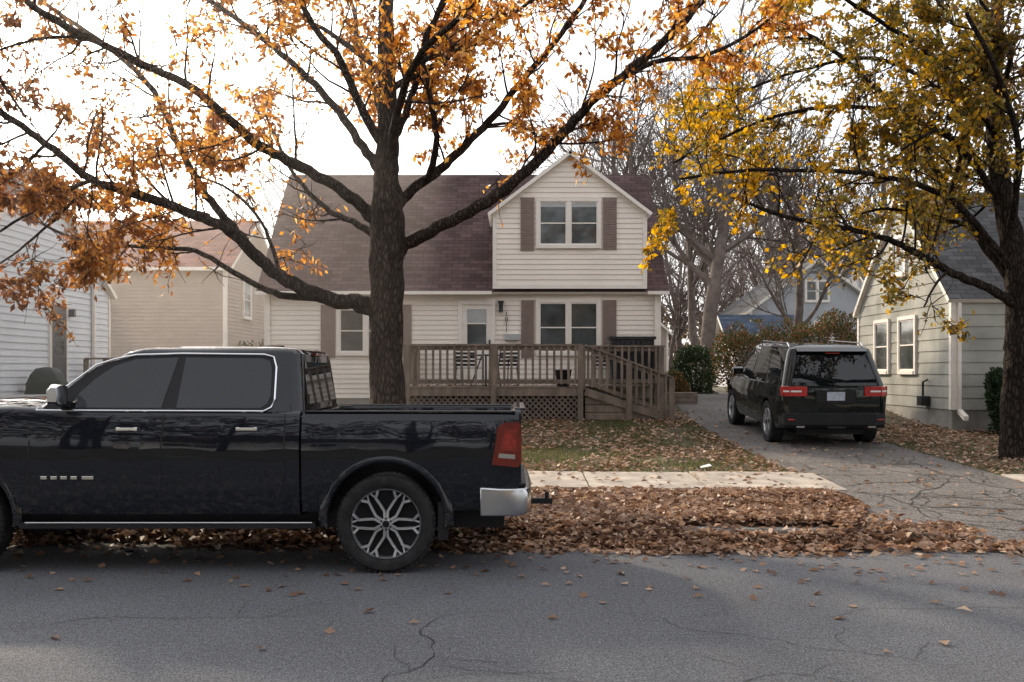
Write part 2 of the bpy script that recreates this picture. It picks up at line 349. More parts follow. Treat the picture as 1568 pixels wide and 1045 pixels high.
# ------------------------------------------------------------ leaves
def leaves_np(pos,dirs,L,W,fold=0.15,flat=None):
    pos=np.asarray(pos,float);dirs=np.asarray(dirs,float);n=len(pos)
    dirs/= (np.linalg.norm(dirs,axis=1,keepdims=True)+1e-9)
    r=np.random.normal(size=(n,3))
    if flat is not None: r=np.tile([0,0,1.0],(n,1))+np.random.normal(size=(n,3))*flat
    s=np.cross(dirs,r); s/=(np.linalg.norm(s,axis=1,keepdims=True)+1e-9)
    nn=np.cross(s,dirs)
    Lr=(L*np.random.uniform(0.6,1.25,n))[:,None]; Wr=(W*np.random.uniform(0.6,1.25,n))[:,None]
    a=pos; b=pos+dirs*Lr*0.5+s*Wr*0.5+nn*Lr*fold; c=pos+dirs*Lr; d=pos+dirs*Lr*0.5-s*Wr*0.5+nn*Lr*fold*np.random.uniform(-0.5,1,n)[:,None]
    return np.stack([a,b,c,d],1).reshape(-1,3)
def quadmesh(name,v,m,parent=None):
    n=len(v)//4; me=bpy.data.meshes.new(name)
    me.vertices.add(len(v)); me.vertices.foreach_set('co',v.astype(np.float32).ravel())
    me.loops.add(n*4); me.loops.foreach_set('vertex_index',np.arange(n*4,dtype=np.int32))
    me.polygons.add(n); me.polygons.foreach_set('loop_start',np.arange(0,n*4,4,dtype=np.int32)); me.polygons.foreach_set('loop_total',np.full(n,4,dtype=np.int32))
    me.materials.append(m); me.update(calc_edges=True); me.validate()
    o=bpy.data.objects.new(name,me); scene.collection.objects.link(o)
    if parent: o.parent=parent
    return o
def edge_lo(x):
    w=noise.noise(Vector((x*0.9,3.1,0)))*0.25+noise.noise(Vector((x*3.1,1.1,0)))*0.08
    return 9.5+w
def pile_h(x,v):
    lo=edge_lo(x)
    t=min(1,max(0,(v-lo)/0.5))*min(1,max(0,(12.8-v)/0.6))
    return t*(0.035+0.045*max(0,noise.noise(Vector((x*0.8,v*1.2,5)))+0.3)+0.02*noise.noise(Vector((x*4,v*4,2))))
def pbase(x,v):
    if v<9.75: return 0.0
    if v<10.33: return 0.125*min(1,(v-9.75)/0.45)
    return max(g(v),0.125)
def cgap(x,v): return 9.98<v<10.36 and 1.5+.3*math.sin(x*9)<x<3.3
pile=empty('leaf_pile')
xs=list(np.arange(-12,4.01,0.12)); vs_=list(np.arange(9.3,12.95,0.07))
V=[];n=len(xs)
for v in vs_:
    for x in xs:
        hh=pile_h(x,v); cut=min(1,max(0,(dl(v)-0.05-x)/0.3))
        zz=(pbase(x,v)+hh-0.015) if hh*cut>0.012 else (0.0 if v<10.15 else pbase(x,v))-0.05
        if cgap(x,v): zz=min(zz,0.055)
        V.append((x,YV(x,v),zz))
Fc=[(j*n+i,j*n+i+1,(j+1)*n+i+1,(j+1)*n+i) for j in range(len(vs_)-1) for i in range(n-1)]
meshobj('mulch',V,Fc,[M['litterbase']],pile,smooth=True,angle=80)
pos=[];dr_=[]
def put(x,v,z,upr=0.35):
    a=U(0,6.283); pos.append((x,YV(x,v),z)); dr_.append((math.cos(a),math.sin(a),U(-upr,upr)))
for _ in range(48000):
    x=U(-8,4.0) if R()<0.6 else U(-1.0,4.0); v=U(9.35,12.85)
    h=pile_h(x,v)
    if x>dl(v)-0.05 and R()>0.1: continue
    if h<0.012 and R()>0.2: continue
    if cgap(x,v):
        if v<10.14: put(x,v,.055+U(0,.02),.3)
        elif R()<.06: put(x,v,.14,.2)
        continue
    put(x,v,pbase(x,v)+h+U(-0.01,0.03),0.4)
for _ in range(2200):
    x=U(3.2,9); v=9.85+random.gauss(0,0.16)+0.12*math.sin(x*2); put(x,v,U(0.02,0.05),0.3)
for _ in range(500):
    x=U(3.5,4.7); v=U(10.0,10.9); put(x,v,pbase(x,v)*.6+0.03,0.2)
quadmesh('dry_leaves',leaves_np(pos,dr_,0.105,0.062,0.2,flat=0.5),M['litter'],pile)
pos=[];dr_=[]
for _ in range(8800):
    x=U(-6,4.0) if R()<.4 else U(-.5,4);v=14.3+(9)*R()**1.1
    if noise.noise(Vector((x*0.7,v*0.7,1)))+U(-.35,.5)<0: continue
    put(x,v,g(v)+0.045,0.3)
for _ in range(4200):
    x=U(6.8,12);v=U(14.3,21); put(x,v,g(v)+0.05,0.3)
for _ in range(1200):
    x=U(5.5,8.8);v=U(18,24); put(max(x,6.6),v,g(v)+0.05,0.3)
for _ in range(500):
    x=U(-8,9);v=9.5-abs(random.gauss(0,0.9)) if R()<0.85 else U(4,9.5)
    if v>1: put(x,v,0.012,0.12)
for _ in range(380):
    x=U(3.9,6.8);v=10.4+13*R(); put(x,v,g(v)+0.03,0.12)
for _ in range(260):
    x=U(-6,4);v=U(12.8,14.3); put(x,v,g(v)+0.05,0.12)
for _ in range(160):
    x=U(-2.3,1.5);y=U(22.1,24.3); pos.append((x,y,1.39)); a=U(0,6.28); dr_.append((math.cos(a),math.sin(a),.1))
quadmesh('scattered_leaves',leaves_np(pos,dr_,0.095,0.058,0.2,flat=0.3),M['litter'])
pos=[];dr_=[]
def blades(nb,x0,x1,v0,v1):
    for _ in range(nb):
        x=U(x0,x1);v=U(v0,v1)
        if noise.noise(Vector((x*1.1,v*1.1,7)))+U(-.2,.7)<0: continue
        pos.append((x,YV(x,v),g(v)-0.005)); dr_.append((U(-.7,.7),U(-.7,.7),1))
blades(75000,-1.5,3.97,14.32,22); blades(8000,-7,-1.5,14.32,24); blades(24000,6.83,11,14.32,21)
blades(6000,-12,-6,14.32,24)
quadmesh('lawn_grass',leaves_np(pos,dr_,0.05,0.012,0.1),M['grass'])

# ------------------------------------------------------------ houses
def siding(mb,F,wf,z0,z1,step,mi=0,lap=0.02):
    (ox,oy),(ux,uy),(nx,ny)=F
    def q(u,o,z): return (ox+ux*u+nx*o,oy+uy*u+ny*o,z)
    z=z0
    while z<z1-1e-4:
        zb=min(z+step,z1); a0,b0=wf(z);a1,b1=wf(zb-1e-4)
        if b0-a0>0.02:
            mb.add([q(a0,lap,z),q(b0,lap,z),q(b1,0.002,zb),q(a1,0.002,zb),q(a0,0.002,z),q(b0,0.002,z)],[(0,1,2,3),(4,5,1,0)],mi)
        z=zb
def window(mb,F,u0,u1,z0,z1,panes=2,T=1,G=2,Bd=3,blind=0.0,tw=0.08):
    mb.fbox(F,u0-tw,u0,0,0.065,z0-tw,z1+tw,T); mb.fbox(F,u1,u1+tw,0,0.065,z0-tw,z1+tw,T)
    mb.fbox(F,u0,u1,0,0.065,z1,z1+tw,T); mb.fbox(F,u0,u1,0,0.085,z0-tw,z0,T)
    mb.fbox(F,u0,u1,0.0,0.03,z0,z1,G)
    pw=(u1-u0)/panes
    for i in range(1,panes): mb.fbox(F,u0+pw*i-0.045,u0+pw*i+0.045,0.031,0.062,z0,z1,T)
    for i in range(panes):
        a=u0+pw*i+(0.045 if i else 0);b=u0+pw*(i+1)-(0.045 if i<panes-1 else 0); zm=(z0+z1)/2
        mb.fbox(F,a,a+0.03,0.0305,0.045,z0,z1,T); mb.fbox(F,b-0.03,b,0.0305,0.045,z0,z1,T)
        mb.fbox(F,a+0.03,b-0.03,0.0305,0.045,z1-0.03,z1,T); mb.fbox(F,a+0.03,b-0.03,0.0305,0.045,z0,z0+0.04,T)
        mb.fbox(F,a+0.03,b-0.03,0.0305,0.05,zm-0.015,zm+0.015,T)
        if blind>0: mb.fbox(F,a+0.031,b-0.031,0.0302,0.032,z1-0.031-(z1-z0)*blind,z1-0.031,Bd)
def slab(mb,e0,e1,r1,r0,th,mt=0,me_=1):
    e0,e1,r1,r0=map(Vector,(e0,e1,r1,r0)); n=(e1-e0).cross(r0-e0).normalized()
    if n.z<0: n=-n
    d=n*th; vs=[e0,e1,r1,r0,e0-d,e1-d,r1-d,r0-d]
    mb.add(vs,[(0,1,2,3)],mt); mb.add(vs,[(4,7,6,5),(0,4,5,1),(1,5,6,2),(2,6,7,3),(3,7,4,0)],me_)
def frames(x0,x1,y0,y1):
    return dict(front=(((x0,y0)),(1,0),(0,-1)),back=((x0,y1),(1,0),(0,1)),left=((x0,y0),(0,1),(-1,0)),right=((x1,y0),(0,1),(1,0)))
def gable_house(name,x0,x1,y0,y1,z0,ze,zr,ridge,sid,rf,step=0.12,over=0.3,wins=(),th=0.12):
    e=empty(name); Fs=frames(x0,x1,y0,y1); mb=MB()
    for k,F in Fs.items():
        ln=(x1-x0) if k in('front','back') else (y1-y0)
        gab=(ridge=='x' and k in('left','right')) or (ridge=='y' and k in('front','back'))
        def wf(z,ln=ln,gab=gab):
            if gab and z>ze:
                t=(z-ze)/(zr-ze)*ln/2; return (t,ln-t)
            return (0,ln)
        siding(mb,F,wf,z0,zr-0.05 if gab else ze,step)
        mb.fbox(F,-0.01,ln+0.01,-0.1,0.0,z0-1.2,z0,1)
        mb.fbox(F,-0.02,0.09,0.0,0.034,z0,ze-0.002,2); mb.fbox(F,ln-0.09,ln+0.02,0.0,0.0345,z0,ze-0.002,2)
    mb.obj('walls',[sid,M['found'],M['trim']],e)
    mb=MB()
    if ridge=='x':
        ym=(y0+y1)/2; sl=(zr-ze)/(ym-y0); zo=ze-sl*over+0.06; zR=zr+0.06
        slab(mb,(x0-over,y0-over,zo),(x1+over,y0-over,zo),(x1+over,ym,zR),(x0-over,ym,zR),th)
        slab(mb,(x0-over,y1+over,zo),(x1+over,y1+over,zo),(x1+over,ym+0.002,zR),(x0-over,ym+0.002,zR),th)
        if th>0.1: mb.box(x0-over,x1+over,y0-over-0.11,y0-over-0.003,zo-0.12,zo-0.02,1)
    else:
        xm=(x0+x1)/2; sl=(zr-ze)/(xm-x0); zo=ze-sl*over+0.06; zR=zr+0.06
        slab(mb,(x0-over,y0-over,zo),(x0-over,y1+over,zo),(xm,y1+over,zR),(xm,y0-over,zR),th)
        slab(mb,(x1+over,y0-over,zo),(x1+over,y1+over,zo),(xm+0.002,y1+over,zR),(xm+0.002,y0-over,zR),th)
    mb.obj('roof',[rf,M['trim']],e)
    if wins:
        mb=MB()
        for w in wins: window(mb,Fs[w[0]],*w[1:5],panes=w[5],blind=w[6])
        mb.obj('windows',[M['trim'],M['trim'],M['glass'],M['blind']],e)
    return e,Fs

# --- main house
HX0,HX1,HY0,HY1=-6.06,3.63,24.5,31.5
house,HF=gable_house('cape_cod_house',HX0,HX1,HY0,HY1,1.07,3.80,7.2,'x',M['siding'],M['roof'],over=0.20,th=0.07)
def hx(px,d=24.5): return (px-784)/F_PX*d
def hz(py,d=24.5): return CAMZ-(py-HOR)/F_PX*d
Ff=HF['front']; u=lambda px,d=24.45: hx(px,d)-HX0
DX0,DX1,DY=-0.44,3.26,24.27; zdb=3.84; zde=5.62; zdr=7.02; dm=(DX0+DX1)/2
mb=MB(); FD=((DX0,DY),(1,0),(0,-1)); L=DX1-DX0
siding(mb,FD,lambda z:(0,L) if z<zde else ((z-zde)/(zdr-zde)*L/2,L-(z-zde)/(zdr-zde)*L/2),zdb,zdr-0.04,0.125)
for Fk in (((DX0,DY),(0,1),(-1,0)),((DX1,DY),(0,1),(1,0))): siding(mb,Fk,lambda z:(0,3.6),zdb,zde,0.125)
mb.box(DX0-0.03,DX1+0.03,DY-0.035,HY0+0.1,zdb-0.10,zdb,1)
mb.fbox(FD,-0.03,0.07,0,0.04,zdb,zde,1); mb.fbox(FD,L-0.07,L+0.03,0,0.04,zdb,zde,1)
mb.obj('dormer_walls',[M['siding'],M['trim']],house)
mb=MB(); ov=0.15; sl=(zdr-zde)/(L/2); yf=DY-0.18
slab(mb,(DX0-ov,yf,zde-sl*ov+0.06),(DX0-ov,28,zde-sl*ov+0.06),(dm,28,zdr+0.06),(dm,yf,zdr+0.06),0.08)
slab(mb,(DX1+ov,yf,zde-sl*ov+0.06),(DX1+ov,28,zde-sl*ov+0.06),(dm+0.002,28,zdr+0.06),(dm+0.002,yf,zdr+0.06),0.08)
mb.obj('dormer_roof',[M['roofY'],M['trim']],house)
mb=MB()
ud=lambda px: hx(px,DY)-DX0
window(mb,FD,ud(826),ud(915),hz(376,DY),hz(309,DY),2,blind=0.10)
mb.fbox(FD,ud(797),ud(818),0.0,0.05,hz(384,DY),hz(303,DY),4); mb.fbox(FD,ud(923),ud(944),0.0,0.05,hz(382,DY),hz(303,DY),4)
window(mb,Ff,u(826),u(915),hz(540),hz(464),2,blind=0.0)
mb.fbox(Ff,u(798),u(818),0,0.05,hz(548),hz(460),4); mb.fbox(Ff,u(923),u(944),0,0.05,hz(548),hz(460),4)
window(mb,Ff,u(520),u(600),hz(540),hz(474),2,blind=0.0)
mb.fbox(Ff,u(491),u(513),0,0.05,hz(548),hz(467),4); mb.fbox(Ff,u(608),u(630),0,0.05,hz(548),hz(467),4)
for a,b,z0,z1,FF,uu in ((797,818,384,303,FD,ud),(923,944,382,303,FD,ud),(798,818,548,460,Ff,u),(923,944,548,460,Ff,u),(491,513,548,467,Ff,u)):
    dd=DY if FF is FD else 24.5; za,zb=hz(z0,dd),hz(z1,dd); z=za+0.06
    while z<zb-0.08:
        mb.fbox(FF,uu(a)+0.05,uu(b)-0.05,0.05,0.062,z,z+0.035,4); z+=0.06
da,db=u(708),u(752); zd0,zd1=1.40,hz(467)
mb.fbox(Ff,da-0.1,da,0,0.07,zd0,zd1+0.1,1); mb.fbox(Ff,db,db+0.1,0,0.07,zd0,zd1+0.1,1); mb.fbox(Ff,da,db,0,0.07,zd1,zd1+0.1,1)
mb.fbox(Ff,da,db,0,0.04,zd0,zd1,1); mb.fbox(Ff,da+0.12,db-0.12,0.04,0.05,zd0+0.95,zd1-0.12,2); mb.fbox(Ff,da+0.11,db-0.11,0.04,0.047,zd0+0.12,zd0+0.8,1)
mb.fbox(Ff,da+0.125,db-0.125,0.05,0.054,zd1-0.45,zd1-0.13,3)
mb.fbox(Ff,da+0.12,db-0.12,0.05,0.06,zd1-0.48,zd1-0.45,1)
mb.fbox(Ff,db-0.06,db-0.03,0.04,0.09,zd0+0.95,zd0+1.1,5)
ul=u(767); mb.fbox(Ff,ul-0.05,ul+0.05,0.02,0.14,hz(478),hz(464),5); mb.fbox(Ff,ul-0.07,ul+0.07,0.02,0.16,hz(464),hz(461.5),5)
mb.fbox(Ff,u(773),u(795),0.02,0.14,hz(521),hz(512),3)
mb.fbox(Ff,0.03,0.12,0.035,0.10,1.1,3.70,1); mb.fbox(Ff,HX1-HX0-0.13,HX1-HX0-0.04,0.035,0.10,1.1,3.70,1)
mb.fbox(Ff,-0.20,DX0-HX0-0.05,0.205,0.30,3.60,3.68,1); mb.fbox(Ff,DX1-HX0+0.05,HX1-HX0+0.20,0.205,0.30,3.60,3.68,1)
mb.obj('windows_and_door',[M['trim'],M['trim'],M['glass'],M['blind'],M['shutter'],M['metal']],house)
for i,ch in enumerate('1011'):
    c=bpy.data.curves.new('house_number','FONT'); c.body=ch; c.size=0.17; c.extrude=0.008
    t=bpy.data.objects.new('house_number_%d'%i,c); scene.collection.objects.link(t); t.parent=house
    t.rotation_euler=(math.pi/2,0,0); t.location=(hx(773),24.44,hz(485+i*8)); c.materials.append(M['black'])

# --- deck
deck=empty('wooden_deck'); mb=MB()
DXa,DXb,DYf,DYb,zfl=-2.37,1.56,22.0,24.4,1.38
yy=DYf
while yy<DYb: mb.box(DXa,3.5 if yy>23.15 else DXb,yy,yy+0.13,zfl-0.03,zfl); yy+=0.14
mb.box(DXa,DXb,DYf-0.03,DYf-0.002,zfl-0.2,zfl-0.035); mb.box(DXa-0.03,DXa-0.002,DYf,DYb,zfl-0.2,zfl-0.035)
def railing(p0,p1,zb0,zb1,posts,sp=0.155,hgt=0.95,pb=None):
    p0=Vector((*p0,0));p1=Vector((*p1,0)); ln=(p1-p0).length
    def at(t): 
        q=p0.lerp(p1,t); return q, zb0+(zb1-zb0)*t
    sd=(p1-p0).normalized()
    a,za=at(0);b,zb=at(1)
    mb.beam((a.x,a.y,za+hgt-0.02),(b.x,b.y,zb+hgt-0.02),0.14,0.04)
    mb.beam((a.x,a.y,za+hgt-0.09),(b.x,b.y,zb+hgt-0.09),0.04,0.09)
    mb.beam((a.x,a.y,za+0.12),(b.x,b.y,zb+0.12),0.04,0.09)
    k=int(ln/sp)
    for i in range(1,k):
        q,z=at(i/k); o=Vector((-sd.y,sd.x,0))*-0.04
        mb.box(q.x+o.x-0.026,q.x+o.x+0.026,q.y+o.y-0.018,q.y+o.y+0.018,z+0.06+U(-.01,.01),z+hgt-0.045)
    for t in posts:
        q,z=at(t); mb.box(q.x-0.06,q.x+0.06,q.y-0.075,q.y+0.03,(pb if pb is not None else z-0.9),z+hgt-0.042+0.0)
railing((DXa,DYf),(DXb,DYf),zfl,zfl,(0.013,0.5,0.987),pb=0.5)
railing((DXa,DYb),(DXa,DYf+0.1),zfl,zfl,(0.02,),pb=0.6)
railing((DXb+0.05,DYf),(3.56,DYf),zfl,zfl-0.72,(0.5,0.985),pb=0.45)
railing((DXb+0.05,23.15),(3.5,23.15),zfl,zfl,(0.02,0.98),pb=0.5)
railing((3.5,23.2),(3.5,24.35),zfl,zfl,(0.9,),pb=0.5)
mb.add([(DXb,DYf+0.05,zfl),(3.7,DYf+0.05,0.66),(3.7,23.1,0.66),(DXb,23.1,zfl),(DXb,DYf+0.05,zfl-.05),(3.7,DYf+0.05,0.61),(3.7,23.1,0.61),(DXb,23.1,zfl-.05)],
 [(0,1,2,3),(4,7,6,5),(0,4,5,1),(1,5,6,2),(2,6,7,3),(3,7,4,0)])
mb.beam((DXb+0.05,DYf-0.01,zfl-0.1),(3.6,DYf-0.01,0.72-0.08),0.03,0.17)
for k in range(1,5):
    z1=zfl-0.06-k*0.17; z0=z1-0.155
    xr=DXb+(zfl-z0-0.15)/0.72*2.1
    x2=min(3.55,xr)
    mb.box(DXb+0.06,3.52,DYf+0.035+0.0005*k,DYf+0.05,z0,min(z1,2.0),0) if k>=3 else mb.box(DXb+0.06,x2,DYf+0.035,DYf+0.05,z0,z1,0)
mb.obj('deck_frame',[M['wood']],deck)
mb=MB()
z0,z1=0.60,zfl-0.205; hgt=z1-z0
x=DXa-hgt
while x<DXb:
    for sgn in (1,-1):
        a=(x,z0) ;b=(x+hgt,z1)
        if sgn<0: a=(x,z1);b=(x+hgt,z0)
        xa,xb=max(a[0],DXa),min(b[0],DXb)
        if xb-xa<0.02: continue
        f=lambda X:a[1]+(b[1]-a[1])*(X-a[0])/(b[0]-a[0])
        o=-0.012 if sgn>0 else -0.022
        mb.beam((xa,DYf+o+0.03,f(xa)),(xb,DYf+o+0.03,f(xb)),0.008,0.036,side=(0,1,0))
    x+=0.13
mb.box(DXa,DXb,DYf+0.5,DYf+0.55,0.3,zfl-0.2,1)  # dark panel behind the lattice, stands in for underdeck shade
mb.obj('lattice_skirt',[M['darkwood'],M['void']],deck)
def chair(name,x,y,z,rot):
    e=empty(name,(x,y,z)); e.rotation_euler=(0,0,rot); c=MB()
    for sx in(-.25,.25):
        c.tube([(sx,-.25,0),(sx,-.23,.42),(sx,-.2,.62),(sx,.2,.64)],0.014,6); c.tube([(sx,.28,0),(sx,.2,.42),(sx,.33,1.0)],0.014,6)
    for i in range(6): c.box(-.25,.25,-.24+i*.08,-.18+i*.08,.415,.43)
    for i in range(6): c.beam((-.25,.21+.02*i,.5+.09*i),(.25,.21+.02*i,.5+.09*i),0.012,0.055)
    c.obj('chair_frame',[M['metal']],e)
chair('patio_chair',-1.0,23.3,zfl,0.4); chair('patio_chair',-0.2,23.4,zfl,-0.5); chair('patio_chair',2.2,23.8,zfl,0)
e=empty('patio_table',(-0.6,22.9,zfl)); c=MB(); c.lathe([(0,.70),(.42,.70),(.43,.715),(.42,.73),(0,.73)],(0,0,0),24,0,'z')
for a in range(4): c.tube([(.1*math.cos(a*1.57),.1*math.sin(a*1.57),.69),(.35*math.cos(a*1.57),.35*math.sin(a*1.57),0)],0.015,6)
c.obj('table_frame',[M['metal']],e)
e=empty('planter_pot',(1.15,22.35,zfl)); c=MB(); c.lathe([(0,0),(.13,0),(.19,.36),(.2,.38),(.17,.38),(.15,.32),(0,.32)],(0,0,0),20,0,'z'); c.obj('pot',[M['black']],e,smooth=True)
e=empty('storage_bench',(2.85,23.75,zfl)); c=MB(); c.box(-.5,.5,-.25,.25,0.05,1.10); c.box(-.55,.55,-.3,.3,1.102,1.17); 
for i in range(9): c.box(-.5+i*.118,-.44+i*.118,-.275,-.252,.05,1.08)
c.obj('bench_box',[M['metal']],e)
e=empty('landscape_timbers',(4.1,24.6,0.85)); c=MB()
for k in range(3): c.box(-.3,.45,-.25,.25,.12*k,.12*k+.115); 
c.obj('timbers',[M['darkwood']],e,bevel=.01)

# --- neighbours
lh,LF=gable_house('white_neighbour_house',-19.0,-10.0,17.4,24.7,1.05,3.62,5.95,'x',M['sidingW'],M['roofG'],step=0.14,over=0.15,th=0.1)
mb=MB(); FL=LF['right']; du=lambda px:1524*10/(784-px)-17.4
a,b=du(76),du(97); mb.fbox(FL,a-.1,b+.1,0,0.06,1.15,3.28,1); mb.fbox(FL,a,b,0.06,0.075,1.2,3.18,5); mb.fbox(FL,a+.12,b-.12,0.075,0.08,2.1,3.0,2)
mb.fbox(FL,b+.2,b+.3,0.03,0.15,2.95,3.12,5)
window(mb,FL,0.6,1.5,1.9,3.0,1)
mb.fbox(FL,6.2,6.3,0.035,0.10,1.1,4.0,1)
mb.obj('door_and_window',[M['trim'],M['trim'],M['glass'],M['blind'],M['shutter'],M['door']],lh)
mb=MB()
mb.box(-10,-8.9,a+17.4-.3,b+17.4+.5,0.9,1.12)
def rl(x0,y0,x1,y1,z):
    mb.beam((x0,y0,z+.9),(x1,y1,z+.9),.09,.04); mb.beam((x0,y0,z+.5),(x1,y1,z+.5),.03,.1)
    for t in (0,.5,1): mb.box(x0+(x1-x0)*t-.045,x0+(x1-x0)*t+.045,y0+(y1-y0)*t-.045,y0+(y1-y0)*t+.045,.8,z+.9)
rl(-9.8,22.9,-8.9,22.9,1.12); rl(-8.95,22.9,-8.95,24.2,1.12); rl(-8.9,24.2,-9.9,24.4,1.12)
e=empty('side_steps'); mb.obj('rail_and_landing',[M['wood']],e)
e=empty('covered_grill',(P(72,600,20.3).x,20.3,0.85)); c=MB(); rs=[]
for z,w,dpt in((0,.42,.3),(.35,.40,.29),(.62,.36,.27),(.8,.30,.24),(.93,.2,.16),(.96,.05,.05)):
    rs.append([(w*(1+.08*math.sin(k*2.1+z*9))*math.copysign(abs(math.cos(t))**.6,math.cos(t)),dpt*math.copysign(abs(math.sin(t))**.6,math.sin(t)),z) for k,t in enumerate(np.linspace(0,6.283,24,endpoint=False))])
c.rings(rs); c.obj('fabric_cover',[mat('grill_cover',(0.045,0.055,0.05),0.7)],e,smooth=True,angle=60)

gable_house('tan_neighbour_house',-16,-9.2,32,38.4,1.1,5.15,7.0,'x',M['sidingT'],M['roofR'],over=0.25,wins=[('right',2.0,2.9,3.6,4.8,1,0.3)])
rh,RF=gable_house('green_neighbour_house',8.85,17.5,20.0,25.4,0.95,3.22,5.75,'x',M['sidingC'],M['roofG'],step=0.24,over=0.12,th=0.09,
  wins=[('left',1524*8.85/(1403-784)-20,1524*8.85/(1380-784)-20,1.74,2.88,1,0.0),('left',1524*8.85/(1362-784)-20,1524*8.85/(1343-784)-20,1.74,2.88,1,0.0),('left',2.35,3.0,3.95,4.75,1,0),('front',3.0,4.2,1.8,2.9,2,0.2)])
mb=MB(); mb.box(8.93,9.0,19.92,19.975,0.9,3.1); mb.beam((8.97,19.93,0.92),(8.9,19.5,0.80),.09,.09); mb.box(8.64,8.82,21.0,21.25,1.0,1.2,1); mb.tube([(8.72,21.12,1.2),(8.72,21.12,1.5),(8.82,21.12,1.55)],.025,8,1)
mb.obj('downspout_and_meter',[M['trim'],M['metal']],rh)
gable_house('pale_blue_house',11.0,17.2,46,54,1.2,4.6,6.9,'y',M['sidingB'],M['roofG'],wins=[('front',0.8,1.8,2.6,4.0,1,0),('front',3,4.6,2.6,4.0,2,0),('front',2.6,3.6,5.0,5.9,2,0)])
gable_house('garage_shed',8.7,11.4,39,42.5,1.1,2.9,4.0,'x',M['sidingB'],shingle('blue_grey_shingles',(0.09,0.12,0.17)),wins=[('front',0.8,1.6,1.9,2.7,1,0)])
gable_house('distant_white_house',18.5,25,50,58,1.2,5.5,7.8,'x',M['sidingB'],M['roofG'],wins=[('front',1,2,3,4.2,1,0),('front',4,5,3,4.2,1,0)])
gable_house('distant_cream_house',4.8,9.4,60,68,1.2,4.2,6.4,'y',M['sidingT'],M['roofG'],wins=[('front',1,2,2.4,3.6,1,0),('front',2.8,3.8,2.4,3.6,1,0)])
gable_house('distant_tan_house',-24,-17,50,58,1.2,5,7.5,'x',M['sidingT'],M['roofG'])
gable_house('street_opposite_house',-13,-3,-24,-16,0.2,3.6,6.4,'x',M['sidingW'],M['roofG'],wins=[('back',2,3.4,1.2,2.6,2,0),('back',6,7.4,1.2,2.6,2,0)])
gable_house('street_opposite_house',3,12,-24,-16,0.2,3.6,6.8,'x',M['sidingT'],M['roofG'],wins=[('back',2,3.4,1.2,2.6,2,0),('back',6,7.4,1.2,2.6,2,0)])

# ------------------------------------------------------------ bushes
def bush(name,c,r,n,m,L=0.09,W=0.05):
    pos=[];d=[]
    while len(pos)<n:
        p=Vector((U(-1,1),U(-1,1),U(-1,1)))
        k=p.length
        if k>1 or k<0.45: continue
        q=Vector((p.x*r[0],p.y*r[1],p.z*r[2]))
        nn=noise.noise((q+Vector(c))*1.6)
        if k>0.8+0.5*nn: continue
        pos.append((c[0]+q.x,c[1]+q.y,c[2]+q.z)); d.append((p.x+U(-.8,.8),p.y+U(-.8,.8),p.z+U(-.4,1)))
    e=empty(name); quadmesh('leaves',leaves_np(pos,d,L,W),m,e)
    mb=MB()
    for i in range(14):
        a=U(0,6.28); mb.tube([(c[0],c[1],c[2]-r[2]),(c[0]+r[0]*.4*math.cos(a),c[1]+r[1]*.4*math.sin(a),c[2]-r[2]*.2),(c[0]+r[0]*.75*math.cos(a),c[1]+r[1]*.75*math.sin(a),c[2]+r[2]*U(0,.6))],[.03,.02,.008],5)
    mb.obj('stems',[M['bark2']],e)
bush('shrub',(7.5,31,2.0),(1.6,1.2,1.35),12000,M['bush'])
bush('shrub',(9.9,32,2.2),(2.2,1.3,1.6),15000,M['bush'])
bush('shrub',(12.6,33,2.2),(2.0,1.3,1.6),12000,M['bush'])
bush('evergreen_shrub',(5.4,29.5,1.6),(0.9,0.8,1.0),6000,M['evergreen'])
bush('evergreen_shrub',(-7.3,29,1.6),(1.2,1.0,1.2),5000,M['evergreen'])
bush('evergreen_shrub',(9.6,19.4,1.1),(0.5,0.35,0.75),3500,M['evergreen'])
bush('shrub',(4.3,26.8,1.3),(0.45,0.6,0.6),2200,M['bush'])

